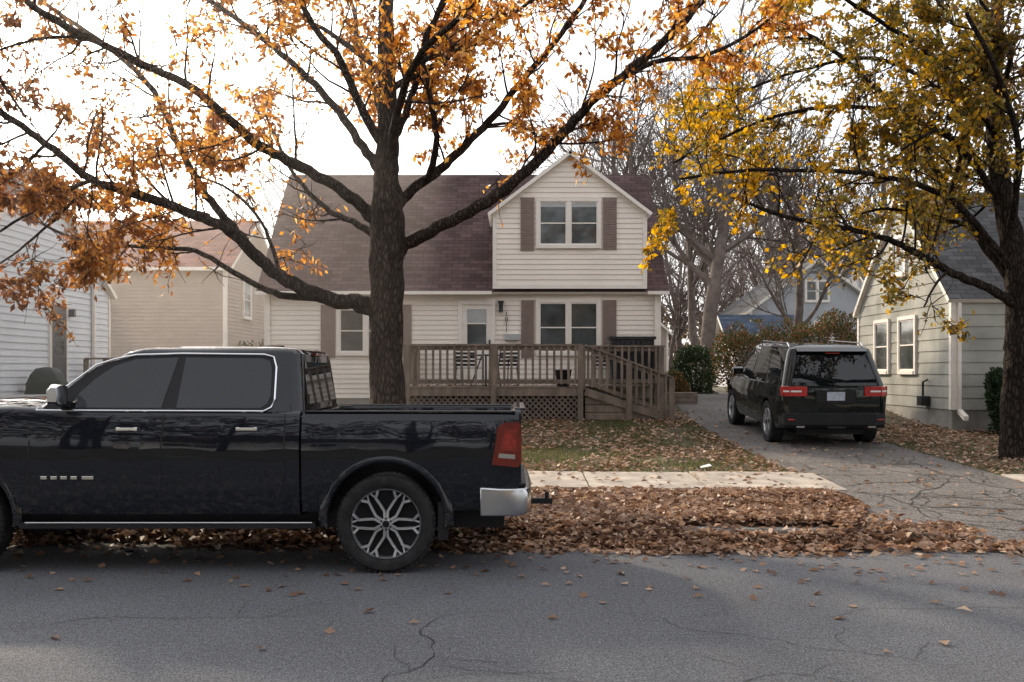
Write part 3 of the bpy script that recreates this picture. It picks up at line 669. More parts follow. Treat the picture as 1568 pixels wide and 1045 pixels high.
# ------------------------------------------------------------ trees
def catmull(pts,rad,k=6):
    out=[];ro=[];n=len(pts)
    for i in range(n-1):
        p0=pts[max(i-1,0)];p1=pts[i];p2=pts[i+1];p3=pts[min(i+2,n-1)]
        for j in range(k):
            t=j/k
            out.append(0.5*((2*p1)+(p2-p0)*t+(2*p0-5*p1+4*p2-p3)*t*t+(3*p1-p0-3*p2+p3)*t**3)); ro.append(rad[i]+(rad[i+1]-rad[i])*t)
    out.append(pts[-1]);ro.append(rad[-1]); return out,ro
def rv(): return Vector((random.gauss(0,1),random.gauss(0,1),random.gauss(0,1))).normalized()
def wpath(p,d,L,n,up=0.1,wig=0.25):
    pts=[p.copy()];d=d.normalized();
    for i in range(n):
        d=(d+rv()*wig+Vector((0,0,up))).normalized(); p=p+d*L/n; pts.append(p.copy())
    return pts
def build_tree(name,limbs,bark,leafm,D,leafL,leafW,sec_len=(0.8,2.0),sec_every=0.33,tw_n=5,lv=22,start=0.25,clump=0.0,wfac=1.0,twr=0.006,droop=-0.5,knots=()):
    e=empty(name); mb=MB(); pos=[];dr=[]
    for limb in limbs:
        pts=limb['p']; dens=limb.get('d',1.0); st=limb.get('s',start)
        W=limb['w']; n=len(pts); P3=[];Rr=[]
        wf_=1.0 if len(W)>2 else wfac
        for i,q in enumerate(pts):
            dd=D+(q[2] if len(q)>2 else 0); P3.append(P(q[0],q[1],dd)); 
            w=W[0]+(W[1]-W[0])*(i/(n-1))**0.7 if len(W)==2 else W[i]
            Rr.append(w/2/F_PX*D*wf_)
        C,RC=catmull(P3,Rr,6)
        for i in range(1,len(C)-1):
            if RC[i]<0.2: C[i]=C[i]+rv()*min(0.016,RC[i]*0.3)
        mb.tube(C,RC,18 if RC[0]>0.1 else 8,jit=0.25 if RC[0]>.1 else 0)
        acc=0;nxt=0; tot=sum((C[i+1]-C[i]).length for i in range(len(C)-1))
        for i in range(len(C)-1):
            acc+=(C[i+1]-C[i]).length
            t=acc/tot
            if t<st or acc<nxt: continue
            nxt=acc+sec_every*U(.6,1.4)
            d=(C[i+1]-C[i]).normalized(); side=rv(); side=(side-d*side.dot(d)).normalized()
            dir2=(d*U(.2,.9)+side+Vector((0,0,U(0,.5)))).normalized()
            L2=U(*sec_len)*(1.15-0.5*t); r2=min(RC[i]*0.45,0.020)
            s=wpath(C[i],dir2,L2,6,0.05,0.22)
            mb.tube(s,[r2*(1-0.75*k/6) for k in range(7)],5)
            for _ in range(tw_n):
                k=random.randint(1,5); d3=((s[k+1]-s[k]).normalized()*0.7+rv()*0.9).normalized()
                L3=U(.3,.85); tw=wpath(s[k].lerp(s[k+1],R()),d3,L3,4,0.02,0.3)
                mb.tube(tw,[twr*1.6,twr*1.4,twr,twr*.8,twr*.5],3)
                cn=noise.noise(tw[2]*0.55)+0.35*noise.noise(tw[2]*1.7)
                m=dens*lv*max(0.03,1+clump*cn*3)
                for _ in range(int(m*U(.5,1.5))):
                    f=U(.6,4); a=int(min(3,f)); q=tw[a].lerp(tw[a+1],f-a) if a<4 else tw[4]
                    q=q+rv()*0.07
                    pos.append(tuple(q)); v=rv(); dr.append((v.x,v.y,v.z+droop))
    for (kx,ky,kd,kr) in knots:
        c=P(kx,ky,kd); mb.tube([c+Vector((0,.05,0)),c+Vector((0,-.01,0))],kr,12); mb.tube([c+Vector((kr*math.cos(t),-.0,kr*math.sin(t))) for t in np.linspace(0,6.283,14,endpoint=False)],kr*.3,6,closed=True)
    mb.obj('trunk_and_branches',[bark],e,smooth=True,angle=70)
    if pos: quadmesh('leaves',leaves_np(pos,dr,leafL,leafW,0.12),leafm,e)
    print(name,'leaves',len(pos))
    return e
D=15.0
oak=[
 dict(p=[(592,700),(592,640),(592,560),(592,470),(593,400),(593,330),(592,270),(594,200),(592,100),(590,0),(585,-120),(590,-260)],w=[76,58,50,50,54,52,37,33,27,22,16,8],s=.75,d=.8),
 dict(p=[(585,480),(545,463),(500,457),(440,430),(400,400),(360,360,-.3),(300,330,-.6),(200,295,-.9),(140,275,-1.2),(70,220,-1.4),(0,172,-1.5),(-80,140,-1.6)],w=(36,9),s=.42,d=.7),
 dict(p=[(500,457),(430,452,.3),(370,425,.5),(300,385,.7),(210,378,1),(130,372,1.2),(60,340,1.3)],w=(17,5),s=.4,d=.9),
 dict(p=[(375,372,-.2),(345,335,.2),(310,290,.5),(270,215,.8),(235,140,1),(175,80,1.2),(90,20,1.4),(20,-30,1.5)],w=(20,8),s=.25,d=.3),
 dict(p=[(590,355),(560,322),(520,290,-.3),(450,250,-.5),(390,218,-.8),(300,140,-1.2),(200,90,-1.5),(100,40,-1.8),(20,-10,-2)],w=(28,10),s=.3,d=.5),
 dict(p=[(590,370),(540,340,.5),(500,320,1),(460,280,1.5),(430,230,2),(400,160,2.5)],w=(17,5),d=.8),
 dict(p=[(590,270),(555,225,.3),(510,160,.8),(450,100,1.2),(390,50,1.6),(320,0,2),(260,-50,2.3)],w=(22,8),d=.8),
 dict(p=[(590,230),(550,160,-.4),(520,90,-.8),(480,40,-1.2),(450,-30,-1.4)],w=(20,9),d=.9),
 dict(p=[(600,320),(640,285,.3),(690,245,.5),(740,195,.8),(800,125,1),(860,50,1.2),(910,-20,1.3)],w=(24,10),d=1.0),
 dict(p=[(655,275,.3),(668,220,-.2),(660,150,-.5),(648,70,-.8),(690,-10,-1)],w=(15,7),d=.8),
 dict(p=[(600,400),(625,372),(680,345,-.3),(760,300,-.6),(830,240,-.9),(880,185,-1),(930,135,-1.1),(985,90,-1.2),(1050,30,-1.3),(1090,-20,-1.3)],w=(28,11),s=.42,d=.7),
 dict(p=[(930,135,-1.1),(1000,95,-.7),(1080,85,-.3),(1150,50,0),(1200,10,.2)],w=(12,5),d=1.0),
 dict(p=[(600,220),(630,150,.4),(655,70,.8),(680,-10,1.1)],w=(18,8),d=.9),
 dict(p=[(593,250),(610,170,-1),(640,90,-2),(700,30,-2.8),(760,-30,-3.2)],w=(20,7),d=.7),
 dict(p=[(593,240),(580,160,1),(550,80,2),(540,10,2.8),(500,-60,3.4)],w=(20,7),d=.9),
 dict(p=[(592,140),(680,90,.6),(760,40,1),(830,-10,1.4)],w=(15,6),d=1.1),
 dict(p=[(592,120),(520,60,.9),(440,10,1.4),(380,-60,1.8)],w=(13,6),d=.8),
 dict(p=[(140,275,-1.2),(90,300,-1.1),(40,330,-1),(-10,360,-1)],w=(8,4),s=.02,d=1.8),
 dict(p=[(70,220,-1.4),(30,260,-1.2),(-30,300,-1.2)],w=(7,4),s=.02,d=1.6),
 dict(p=[(130,290,-1),(80,340,-.6),(20,390,-.3),(-30,420,0)],w=(7,3),s=.02,d=1.7),
 dict(p=[(-30,50,-1.8),(0,120,-1.6),(40,180,-1.6)],w=(7,4),s=.05,d=.4),
 dict(p=[(200,90,-1.5),(130,60,-1.6),(60,60,-1.8),(-10,80,-2)],w=(8,4),s=.05,d=.9),
 dict(p=[(740,195,.8),(790,190,1.1),(830,215,1.3)],w=(8,4),s=.05,d=1.3),
 dict(p=[(320,330,0),(260,310,.4),(200,250,.7),(170,260,.9)],w=(8,4),s=.05,d=1.1),
 dict(p=[(430,420,.2),(400,340,.8),(350,290,1.4),(300,270,1.8)],w=(9,4),s=.1,d=1.3),
]
build_tree('oak_tree',oak,M['bark'],M['oakleaf'],D,0.125,0.052,lv=21,clump=1.0,sec_every=0.26,tw_n=6,wfac=0.80,sec_len=(.7,1.8),droop=-.7,knots=[(588,315,14.73,.07)])
maple=[
 dict(p=[(1553,740),(1553,700),(1555,600),(1560,520),(1562,450),(1550,380),(1535,300),(1522,200),(1525,90),(1530,-20),(1530,-120)],w=[60,44,36,38,42,34,28,24,20,15,8],s=.55,d=1),
 dict(p=[(1560,470),(1510,440,-.3),(1450,415,-.6),(1390,380,-.8),(1330,358,-1),(1260,345,-1.2),(1180,325,-1.3),(1120,300,-1.3)],w=(20,5),s=.35,d=.8),
 dict(p=[(1556,440),(1490,350,.3),(1430,255,.6),(1380,185,.9),(1320,115,1),(1250,60,1.2),(1190,30,1.2)],w=(20,6),d=1),
 dict(p=[(1556,420),(1460,310,-.6),(1350,270,-1),(1250,262,-1.3),(1130,262,-1.6),(1040,275,-1.8)],w=(14,4),s=.3,d=.9),
 dict(p=[(1535,310),(1450,210,-.3),(1330,165,0),(1200,175,.3),(1100,215,.4),(1030,250,.5)],w=(13,4),s=.3,d=1),
 dict(p=[(1525,210),(1440,95,-.8),(1350,35,-1.2),(1250,-30,-1.5)],w=(13,5),d=1),
 dict(p=[(1525,230),(1440,140,1),(1340,90,1.5),(1220,110,2),(1120,150,2.2),(1060,190,2.2)],w=(12,4),d=.9),
 dict(p=[(1560,430),(1600,300,.5),(1640,180,1),(1660,60,1)],w=(20,7),d=1),
 dict(p=[(1545,360),(1500,260,1.2),(1460,160,2),(1440,60,2.5),(1400,-30,3)],w=(15,6),d=1.1),
 dict(p=[(1545,360),(1560,240,-1.2),(1530,120,-2),(1480,20,-2.5)],w=(15,6),d=1.1),
 dict(p=[(1525,120),(1470,50,0),(1420,-20,.2)],w=(12,5),d=1.2),
 dict(p=[(1530,160),(1545,80,-1),(1500,0,-1.4)],w=(12,5),d=1.4),
 dict(p=[(1570,440),(1640,380,-.6),(1720,340,-1),(1800,300,-1)],w=(20,6),d=1),
 dict(p=[(1480,345,.3),(1420,330,.5),(1350,320,.6),(1290,340,.7)],w=(10,4),d=1.1),
 dict(p=[(1450,310,-.5),(1470,240,-1),(1440,200,-1.6),(1380,230,-2)],w=(9,4),d=1.4),
 dict(p=[(1500,280,.6),(1520,300,1.4),(1480,340,2),(1430,360,2.4)],w=(8,4),d=1.2),
 dict(p=[(1450,415,-.6),(1430,440,-1),(1415,470,-1.3)],w=(6,3),s=.3,d=.8),
 dict(p=[(1250,60,1.2),(1180,60,1),(1110,90,.8)],w=(7,3),s=.1,d=1),
]
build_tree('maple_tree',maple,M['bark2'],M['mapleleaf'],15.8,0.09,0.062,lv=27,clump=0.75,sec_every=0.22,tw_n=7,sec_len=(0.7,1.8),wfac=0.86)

def recurse(mb,p,d,L,r,lev,maxl,nb,up):
    n=5; pts=wpath(p,d,L,n,up,0.14)
    mb.tube(pts,[r*(1-0.45*k/n) for k in range(n+1)],8 if lev==0 else (5 if lev<2 else 3))
    if lev>=maxl: return
    for i in range(nb):
        k=random.randint(1 if lev else 2,n-1); q=pts[k].lerp(pts[k+1],R()); dd=(pts[k+1]-pts[k]).normalized()
        s=rv(); s=(s-dd*s.dot(dd)).normalized()
        recurse(mb,q,(dd*U(.5,1.1)+s*U(.5,1)).normalized(),L*U(.42,.65),r*0.42,lev+1,maxl,nb,up)
    recurse(mb,pts[-1],pts[-1]-pts[-2],L*.6,r*.55,lev+1,maxl,nb,up)
def bare(name,x,y,h,r,maxl=4,nb=5,m='barkG'):
    e=empty(name); mb=MB(); z=zt(x,y)-.1
    recurse(mb,Vector((x,y,z)),Vector((0,0,1)),h*0.5,r,0,maxl,nb,0.05); mb.obj('trunk_and_branches',[M[m]],e,smooth=True,angle=70)
bare('bare_tree',6.35,33,15,0.28,4,7)
bare('bare_tree',10.2,36,10,0.20,4,6)
bare('bare_tree',4.0,38,14,0.2,4,6)
bare('bare_tree',13.0,34,11,0.2,4,6)
bare('bare_tree',8.3,44,13,0.22,4,6)
bare('bare_tree',-10.0,44,12,0.2,4,5)
mb=MB()
for i in range(64):
    x=U(-50,60) if i<34 else U(2,24);y=U(56,90); h=U(8,12) if x<2 else U(11,17)
    recurse(mb,Vector((x,y,1.0)),Vector((0,0,1)),h*.5,U(.15,.25),0,3,6,0.05)
mb.obj('distant_trees',[M['fartwig']])
pos=[];d=[]
for i in range(30000):
    x=U(-60,70);y=U(72,100); top=(4.0 if x<2 else 5.5)+2.5*noise.noise(Vector((x*.13,y*.1,0)))+1.8*noise.noise(Vector((x*.5,3,0)))
    pos.append((x,y,1+R()*top));d.append(tuple(rv()))
quadmesh('distant_undergrowth',leaves_np(pos,d,0.6,0.4),leafmat('far_foliage',[(0,(0.07,0.06,0.045)),(0.6,(0.14,0.115,0.085)),(1,(0.22,0.16,0.11))],0.3))
pos=[];d=[];mb=MB()
for i in range(14):
    x=-30+i*4.4+U(-1,1);y=U(-15,-11); h=U(11,19)
    mb.tube([(x,y,0),(x+.1,y,h*.4),(x,y+.2,h*.9)],[.28,.22,.06],8)
    for k in range(12):
        a=U(0,6.28); zz=h*U(.3,.8); mb.tube([(x,y,zz),(x+1.6*math.cos(a),y+1.6*math.sin(a),zz+1.3),(x+2.8*math.cos(a),y+2.8*math.sin(a),zz+2.8)],[.09,.06,.02],5)
    for k in range(3600):
        v=rv()*(R()**.4); q=Vector((x+v.x*3.4,y+v.y*2.8,h*.60+v.z*h*.42))
        if q.z>5.5 and noise.noise(q*0.45)+noise.noise(q*1.3)*.4<0.02: continue
        if q.z<1.6: continue
        pos.append(tuple(q));d.append(tuple(rv()))
e=empty('opposite_trees'); mb.obj('trunks',[M['bark2']],e); quadmesh('leaves',leaves_np(pos,d,0.36,0.25),leafmat('opposite_foliage',[(0,(0.04,0.03,0.018)),(0.6,(0.09,0.06,0.025)),(1,(0.22,0.12,0.035))],0.3),e)

# ------------------------------------------------------------ vehicles
def rrect(x0,x1,hw,r,n=4):
    out=[]
    for cx,cy,a0 in ((x1-r,hw-r,0),(x0+r,hw-r,90),(x0+r,-hw+r,180),(x1-r,-hw+r,270)):
        for k in range(n+1):
            a=math.radians(a0+90*k/n); out.append((cx+r*math.cos(a),cy+r*math.sin(a)))
    return out
def greenhouse(name,R_,m,parent):
    mb=MB(); mb.rings([[(x,y,z) for x,y in rrect(x0,x1,hw,r)] for z,x0,x1,hw,r in R_]); return mb.obj(name,[m],parent,smooth=True,angle=30)
def boolcut(o,cyls):
    for (x,z,r,y0,y1) in cyls:
        bpy.ops.mesh.primitive_cylinder_add(vertices=64,radius=r,depth=abs(y1-y0),location=(x,(y0+y1)/2,z),rotation=(math.pi/2,0,0))
        c=bpy.context.object; md=o.modifiers.new('c','BOOLEAN'); md.operation='DIFFERENCE'; md.solver='EXACT'; md.object=c
        par=o.parent; o.parent=None
        dg=bpy.context.evaluated_depsgraph_get(); dg.update()
        me=bpy.data.meshes.new_from_object(o.evaluated_get(dg)); o.modifiers.clear(); o.data=me; o.parent=par
        bpy.data.objects.remove(c,do_unlink=True)
    o.data.polygons.foreach_set('use_smooth',[True]*len(o.data.polygons))
    try: o.data.set_sharp_from_angle(angle=math.radians(32))
    except Exception: pass
def wheel(parent,name,x,y,z,r,rim,w,sgn,spokes=6,style=0):
    mb=MB(); s=sgn
    pr=[(rim-.01,.10),(rim+.012,.125),(rim+(r-rim)*.5,.14),(r-.03,.135),(r-.006,.105),(r,.07),(r,-.07),(r-.006,-.105),(r-.03,-.135),(rim+.012,-.125),(rim-.01,-.1)]
    mb.lathe([(a,b*s*w/.28) for a,b in pr],(x,y,z),56,0)
    for k in range(56):
        t=2*math.pi*k/56
        c=Vector((math.cos(t),0,math.sin(t))); tg=Vector((-math.sin(t),0,math.cos(t)))
        p=Vector((x,y,z))+c*(r-.006)
        for o in (-.09,.09): mb.beam(p+Vector((0,o-.025,0)),p+Vector((0,o+.025,0)),0.026,0.018,0,side=tuple(tg))
    of=s*w*.40
    mb.lathe([(rim,of),(rim-.006,of+s*.010),(rim-.012,of),(rim-.02,of-s*.05),(rim-.025,of-s*.14)],(x,y,z),48,1)
    mb.lathe([(rim-.014,of-s*.04),(.001,of-s*.07)],(x,y,z),40,2)
    mb.lathe([(.055,of-s*.05),(.052,of+s*.0),(.045,of+s*.008),(.001,of+s*.012)],(x,y,z),24,1)
    mb.lathe([(.03,of+s*.010),(.026,of+s*.018),(.001,of+s*.018)],(x,y,z),20,2)
    def pt(rr,a,dy=0): return (x+rr*math.cos(a),y+of+s*dy,z+rr*math.sin(a))
    for k in range(spokes):
        a=2*math.pi*(k+.5)/spokes
        if style==0:
            for q in(-1,1):
                pp=[pt(.05,a+q*.25,-.01),pt(rim*.36,a+q*.13,-.012),pt(rim*.56,a+q*.29,-.012),pt(rim*.78,a+q*.38,-.008),pt(rim-.012,a+q*.24,0)]
                for A,B in zip(pp,pp[1:]): mb.beam(A,B,.03,.021,1,side=(0,1,0))
                mb.beam(pt(rim*.78,a+q*.38,-.010),pt(rim-.012,a+q*.47,-.002),.02,.014,1,side=(0,1,0))
        else:
            for q in(-1,1): mb.beam(pt(.05,a+q*.15,-.01),pt(rim-.01,a+q*.13,-.005),.035,.035,1,side=(0,1,0))
        mb.lathe([(.012,0),(.008,s*.02),(.001,s*.02)],(x+.045*math.cos(a),y+of,z+.045*math.sin(a)),8,3)
    mb.obj(name,[M['tyre'],M['alloy'],M['alloyd'],M['metal']],parent,smooth=True,angle=35)
def sec_ring(W,zb,zt_,cr,inset=0.0):
    half=[(W-.18,zb),(W-.055,zb+.02),(W-.035,zb+.10),(W-.016,zb+.28),(W-.012,zb+.42),(W-.001,zb+.57),(W-.012,zb+.68*(zt_-zb)/.9),(W-.035,zt_-.07),(W-.05,zt_-.025),(W-.085,zt_),(W*.55,zt_+cr*.8),(0,zt_+cr)]
    return half
def ring3(x,half):
    far=[(x,y,z) for y,z in half]; near=[(x,-y,z) for y,z in half[:-1]][::-1]
    return far+near
def sidey(half,z):
    pts=half[1:10]
    for (ya,za),(yb,zb) in zip(pts,pts[1:]):
        if za<=z<=zb: return ya+(yb-ya)*(z-za)/(zb-za)
    return pts[-1][0]

T=empty('pickup_truck',(-1.07,9.40,0.0))
W=.98
st=[(-4.62,.72,.62,1.12,.03),(-4.58,.82,.58,1.2,.04),(-4.45,.91,.55,1.30,.06),(-4.2,.955,.52,1.365,.08),(-3.7,.975,.50,1.405,.09),(-3.2,.98,.48,1.42,.08),(-2.95,.98,.48,1.41,.05),(-2.5,.98,.48,1.39,.0),(-1.5,.98,.48,1.385,0),(-.735,.98,.48,1.38,0)]
mb=MB(); mb.rings([ring3(x,sec_ring(w,zb,z,cr)) for x,w,zb,z,cr in st]); cab=mb.obj('cab_body',[M['tpaint']],T,smooth=True)
mb=MB(); rs=[]
for x,w,zb in ((-.715,.98,.50),(-.3,.98,.50),(.3,.98,.50),(.8,.975,.52),(1.05,.97,.54),(1.13,.955,.56)):
    zt_=1.365; h=sec_ring(w,zb,zt_,0)[:9]+[(w-.075,zt_),(w-.16,zt_),(w-.17,zt_-.03),(w-.17,.92),(0,.92)]
    rs.append(ring3(x,h))
mb.rings(rs); bed=mb.obj('cargo_bed',[M['tpaint']],T,smooth=True)
for o in(cab,bed):
    boolcut(o,[(0,.44,.505,-1.2,-.5),(0,.44,.505,.5,1.2)] if o is bed else [(-3.67,.44,.505,-1.2,-.5),(-3.67,.44,.505,.5,1.2)])
mb=MB()
mb.rings([[(x,y,z) for y,z in ((-.80,.62),(.80,.62),(.82,.66),(.82,1.36),(.78,1.385),(-.78,1.385),(-.82,1.36),(-.82,.66))] for x in (1.06,1.135,1.15)])
mb.box(-.70,-.66,-.80,.80,.9,1.36)
mb.beam((1.14,-.75,1.39),(1.14,.75,1.39),.10,.02)
mb.obj('tailgate',[M['tpaint']],T,bevel=.01)
mb=MB()
for sg in(-1,1): mb.box(-.70,1.10,min(sg*.82,sg*.925),max(sg*.82,sg*.925),1.367,1.378)
mb.obj('bed_rail_caps',[M['black']],T,bevel=.004)
H=sec_ring(W,.48,1.385,0)
RT=[(1.37,-3.07,-.72,.915,.13),(1.87,-2.34,-.77,.755,.14),(1.905,-2.25,-.80,.725,.14),(1.925,-2.12,-.87,.66,.13),(1.94,-1.9,-1.05,.52,.12)]
greenhouse('cab_roof',RT,M['tpaint'],T)
gy=lambda z:-(.915+(.755-.915)*(z-1.37)/.5)
lx=lambda px:(px-784)/178+1.07; lz=lambda py:CAMZ-(py-HOR)/178
def sidepoly(mb,pts,mi,off=.004,both=True,fy=gy):
    q=[(x,fy(z)-off,z) for x,z in pts]; mb.poly(q,mi)
    if both: mb.poly([(x,-y,z) for x,y,z in q][::-1],mi)
mb=MB()
fw=[(112,624),(124,602),(146,580),(172,561),(205,550),(270,547.5),(251,624.5)]
rw=[(281,547.5),(398,549),(411,553),(415,566),(416,606),(412,618),(402,624.5),(274,624.5)]
for w in(fw,rw): sidepoly(mb,[(lx(a),lz(b)) for a,b in w],0,.006)
sidepoly(mb,[(lx(a),lz(b)) for a,b in [(70,626.5),(90,608),(115,586),(145,562),(172,552),(205,546),(276,543.5),(402,545),(415,549),(419.5,562),(420.5,610),(416,622),(405,627)]],1,.003)
xf=lambda z:-3.07+(.73)*(z-1.37)/.5
mb.poly([(xf(z)-.006,y,z) for y,z in ((-.72,1.43),(.72,1.43),(.60,1.83),(-.60,1.83))],0)
xr=lambda z:-.72-.05*(z-1.37)/.5
mb.poly([(xr(z)+.006,y,z) for y,z in ((-.70,1.45),(-.74,1.43),(.74,1.43),(.62,1.80),(-.62,1.80))],0)
mb.box(-.80,-.74,-.2,.2,1.86,1.885,2)
mb.obj('glass',[M['cglass'],M['black'],M['red']],T)
mb=MB()
out=[(62,628),(84,607),(115,583),(145,559),(172,550),(205,543.5),(276,541.5),(402,543),(417,547),(422,562),(423,612),(418,624),(407,629.5)]
for sg in(1,-1):
    pp=[(lx(a),sg*(gy(lz(b))-.012),lz(b)) for a,b in out]; mb.tube(pp,.0095,6,0,closed=True)
for xh in (lx(205),lx(385)):
    mb.box(xh-.09,xh+.09,-W-.028,-W-.005,1.215,1.24); mb.box(xh-.09,xh-.06,-W-.02,-W+.02,1.212,1.243); mb.box(xh+.06,xh+.09,-W-.02,-W+.02,1.212,1.243)
for i in range(4): mb.box(-2.92+i*.085,-2.865+i*.085,-W-.004,-W+.02,.80,.828)
mb.box(-2.57,-2.47,-W-.004,-W+.02,.80,.828)
mb.beam((-3.05,-W+.0,.435),(-.62,-W+.0,.435),.02,.012)
mb.obj('chrome_trim',[M['chrome']],T,bevel=.003)
mb=MB()
def gap(pts_x,hh,w=.006,zs=None):
    zs=zs or [.5,.6,.76,.9,1.03,1.1,1.25,1.31,1.35]
    for sg in(-1,1):
        vv=[];
        for z in zs:
            xx=pts_x(z); y=sidey(hh,z)+.0025
            vv+=[(xx-w,sg*y,z),(xx+w,sg*y,z)]
        mb.add(vv,[(2*i,2*i+1,2*i+3,2*i+2) for i in range(len(zs)-1)])
gap(lambda z:-1.93+.05*(z-.5)*0.9,H); gap(lambda z:-.86 if z>.95 else -.86-.10*((.95-z)/.45)**1.5,H); gap(lambda z:-3.03+0.05*(z-.9),H)
mb.box(-4.4,1.0,-.62,.62,.34,.62)
mb.box(-3.1,-.6,-W-.0,-.80,.385,.43); mb.box(-3.1,-.6,.80,W,.385,.43)
mb.box(1.2,1.45,-.03,.03,.47,.52); mb.box(1.12,1.22,-.3,.3,.44,.55)
mb.tube([(1.40,0,.52),(1.40,0,.58)],.02,8)
for sx in(0,-3.67):
    for sy in(-.5,.5): mb.box(sx-.55,sx+.55,sy-.02,sy+.02,.4,1.02)
mb.box(.44,.52,-.93,-.66,.28,.6);mb.box(.44,.52,.66,.93,.28,.6)
mb.box(-.735,-.715,-.9,.9,.6,1.33)
mb.obj('underbody_and_gaps',[M['black']],T)
mb=MB()
for cx in(0,-3.67):
    for sg in(-1,1):
        rs=[]
        for k in range(29):
            a=math.radians(-18+216*k/28)
            zc=.44; rr=lambda q:(cx+q*math.cos(a),zc+q*math.sin(a))
            row=[]
            for q,o in ((.500,-.05),(.503,.006),(.513,.013),(.540,.010),(.575,-.012)):
                x_,z_=rr(q); 
                yb=W-.03 if z_<.75 else sidey(H,min(1.3,max(z_,.5)))
                row.append((x_,sg*(yb+o),max(z_,.40)))
            rs.append(row)
        n=5;vs2=[p for r_ in rs for p in r_];fs=[(i*n+k,i*n+k+1,(i+1)*n+k+1,(i+1)*n+k) for i in range(28) for k in range(4)]
        mb.add(vs2,fs)
mb.obj('fender_flares',[M['tpaint']],T,smooth=True,angle=60)
mb=MB()
tl=[(.905,.93),(1.12,.91),(1.145,.95),(1.145,1.24),(1.12,1.285),(1.0,1.275),(.955,1.24),(.935,1.1)]
def extr(pts,y0,y1,mi):
    n=len(pts); vs=[(x,y0,z) for x,z in pts]+[(x,y1,z) for x,z in pts]
    mb.add(vs,[tuple(range(n)),tuple(range(n,2*n))[::-1]]+[(i,(i+1)%n,n+(i+1)%n,n+i) for i in range(n)],mi)
for sg in(-1,1): 
    extr(tl,sg*(W+.004),sg*.84,0)
    extr([(.96,.99),(1.09,.98),(1.09,1.005),(.965,1.015)],sg*(W+.006),sg*(W-.01),2)
    extr([(.975,1.05),(1.10,1.05),(1.10,1.22),(1.02,1.215)],sg*(W+.006),sg*(W-.01),1)
mb.obj('tail_lamps',[M['red'],M['redt'],M['chromeb']],T,bevel=.006)
mb=MB()
rs=[]
for y,x0,x1 in((-.985,.80,.98),(-.975,.80,1.12),(-.93,.82,1.20),(-.8,.95,1.235),(0,.98,1.25),(.8,.95,1.235),(.93,.82,1.20),(.975,.80,1.12),(.985,.80,.98)):
    rs.append([(x0,y,.49),(x1-.03,y,.49),(x1,y,.52),(x1,y,.68),(x1-.02,y,.72),(x0,y,.73)])
mb.rings(rs)
mb.obj('rear_bumper',[M['chromeb']],T,smooth=True,angle=35,bevel=.012)
mb=MB(); mb.box(.84,1.19,-.9,.9,.731,.76); mb.obj('bumper_step_pad',[M['black']],T,bevel=.01)
mb=MB(); rs=[]
for y,x0 in((-.97,-4.5),(-.85,-4.72),(0,-4.8),(.85,-4.72),(.97,-4.5)): rs.append([(x0,y,.45),(x0,y,.72),(x0+.25,y,.74),(x0+.25,y,.45)])
mb.rings(rs); mb.obj('front_bumper',[M['chromeb']],T,smooth=True)
mb=MB(); mb.box(-4.66,-4.6,-.6,.6,.78,1.15); mb.box(-4.56,-4.40,-.92,-.62,.95,1.2,1); mb.box(-4.56,-4.40,.62,.92,.95,1.2,1); mb.obj('grille_and_headlamps',[M['black'],M['white']],T,bevel=.01)
mb=MB()
for sg in(-1,1):
    rs=[]
    for y,s_ in((.98,.6),(1.0,.85),(1.07,.95),(1.15,.9),(1.18,.65)):
        rs.append([(-2.73+x_*s_,sg*y,1.515+z_*s_) for x_,z_ in((-.06,-.08),(.05,-.08),(.062,0),(.05,.09),(-.02,.10),(-.07,.05))])
    mb.rings(rs,0); mb.beam((-2.74,sg*.88,1.43),(-2.74,sg*1.0,1.45),.08,.05,1)
mb.obj('door_mirrors',[M['chromeb'],M['black']],T,smooth=True,angle=50)
mb=MB(); mb.rings([[(x,y*s_,z) for x,y in((-1.32,0),(-1.25,.03),(-1.1,.03),(-1.08,0),(-1.1,-.03),(-1.25,-.03))] for z,s_ in((1.93,1),(1.96,.6))]); mb.obj('roof_antenna',[M['black']],T)
for nm,x in(('rear_wheel',0),('front_wheel',-3.67)):
    wheel(T,nm,x,-.835,.42,.42,.30,.28,-1); wheel(T,nm+'_far',x,.835,.42,.42,.30,.28,1)
mb=MB(); mb.tube([(0,-.8,.42),(0,.8,.42)],.06,10); mb.tube([(-3.67,-.8,.42),(-3.67,.8,.42)],.05,10); mb.obj('axles',[M['black']],T)

# --- SUV
sx,sy=5.64,18.35
zr_,zf_=zt(sx,sy),zt(sx,sy+2.95)
Sv=empty('parked_suv',(sx,sy,zr_+.005)); Sv.rotation_euler=(0,math.atan((zf_-zr_)/2.95),-math.pi/2)
W2=.97
st=[(-3.9,.70,.40,.80,.03),(-3.84,.82,.34,.88,.04),(-3.6,.91,.32,.97,.06),(-3.2,.95,.30,1.02,.07),(-2.75,.97,.29,1.06,.05),(-2.3,.97,.29,1.08,0),(0,.97,.29,1.10,0),(.55,.965,.30,1.10,0),(.82,.945,.33,1.10,0),(.92,.90,.38,1.09,0),(.95,.83,.42,1.07,0)]
mb=MB(); mb.rings([ring3(x,sec_ring(w,zb,z,cr)) for x,w,zb,z,cr in st]); sb=mb.obj('body',[M['spaint']],Sv,smooth=True)
boolcut(sb,[(0,.38,.44,-1.2,-.5),(0,.38,.44,.5,1.2),(-2.95,.38,.44,-1.2,-.5),(-2.95,.38,.44,.5,1.2)])
RS=[(1.08,-2.85,.90,.905,.15),(1.66,-2.0,.66,.755,.16),(1.73,-1.9,.64,.72,.16),(1.775,-1.7,.55,.64,.16),(1.795,-1.4,.3,.50,.16)]
greenhouse('upper_body',RS,M['spaint'],Sv)
gy2=lambda z:-(.905+(.755-.905)*(z-1.08)/.58)
mb=MB()
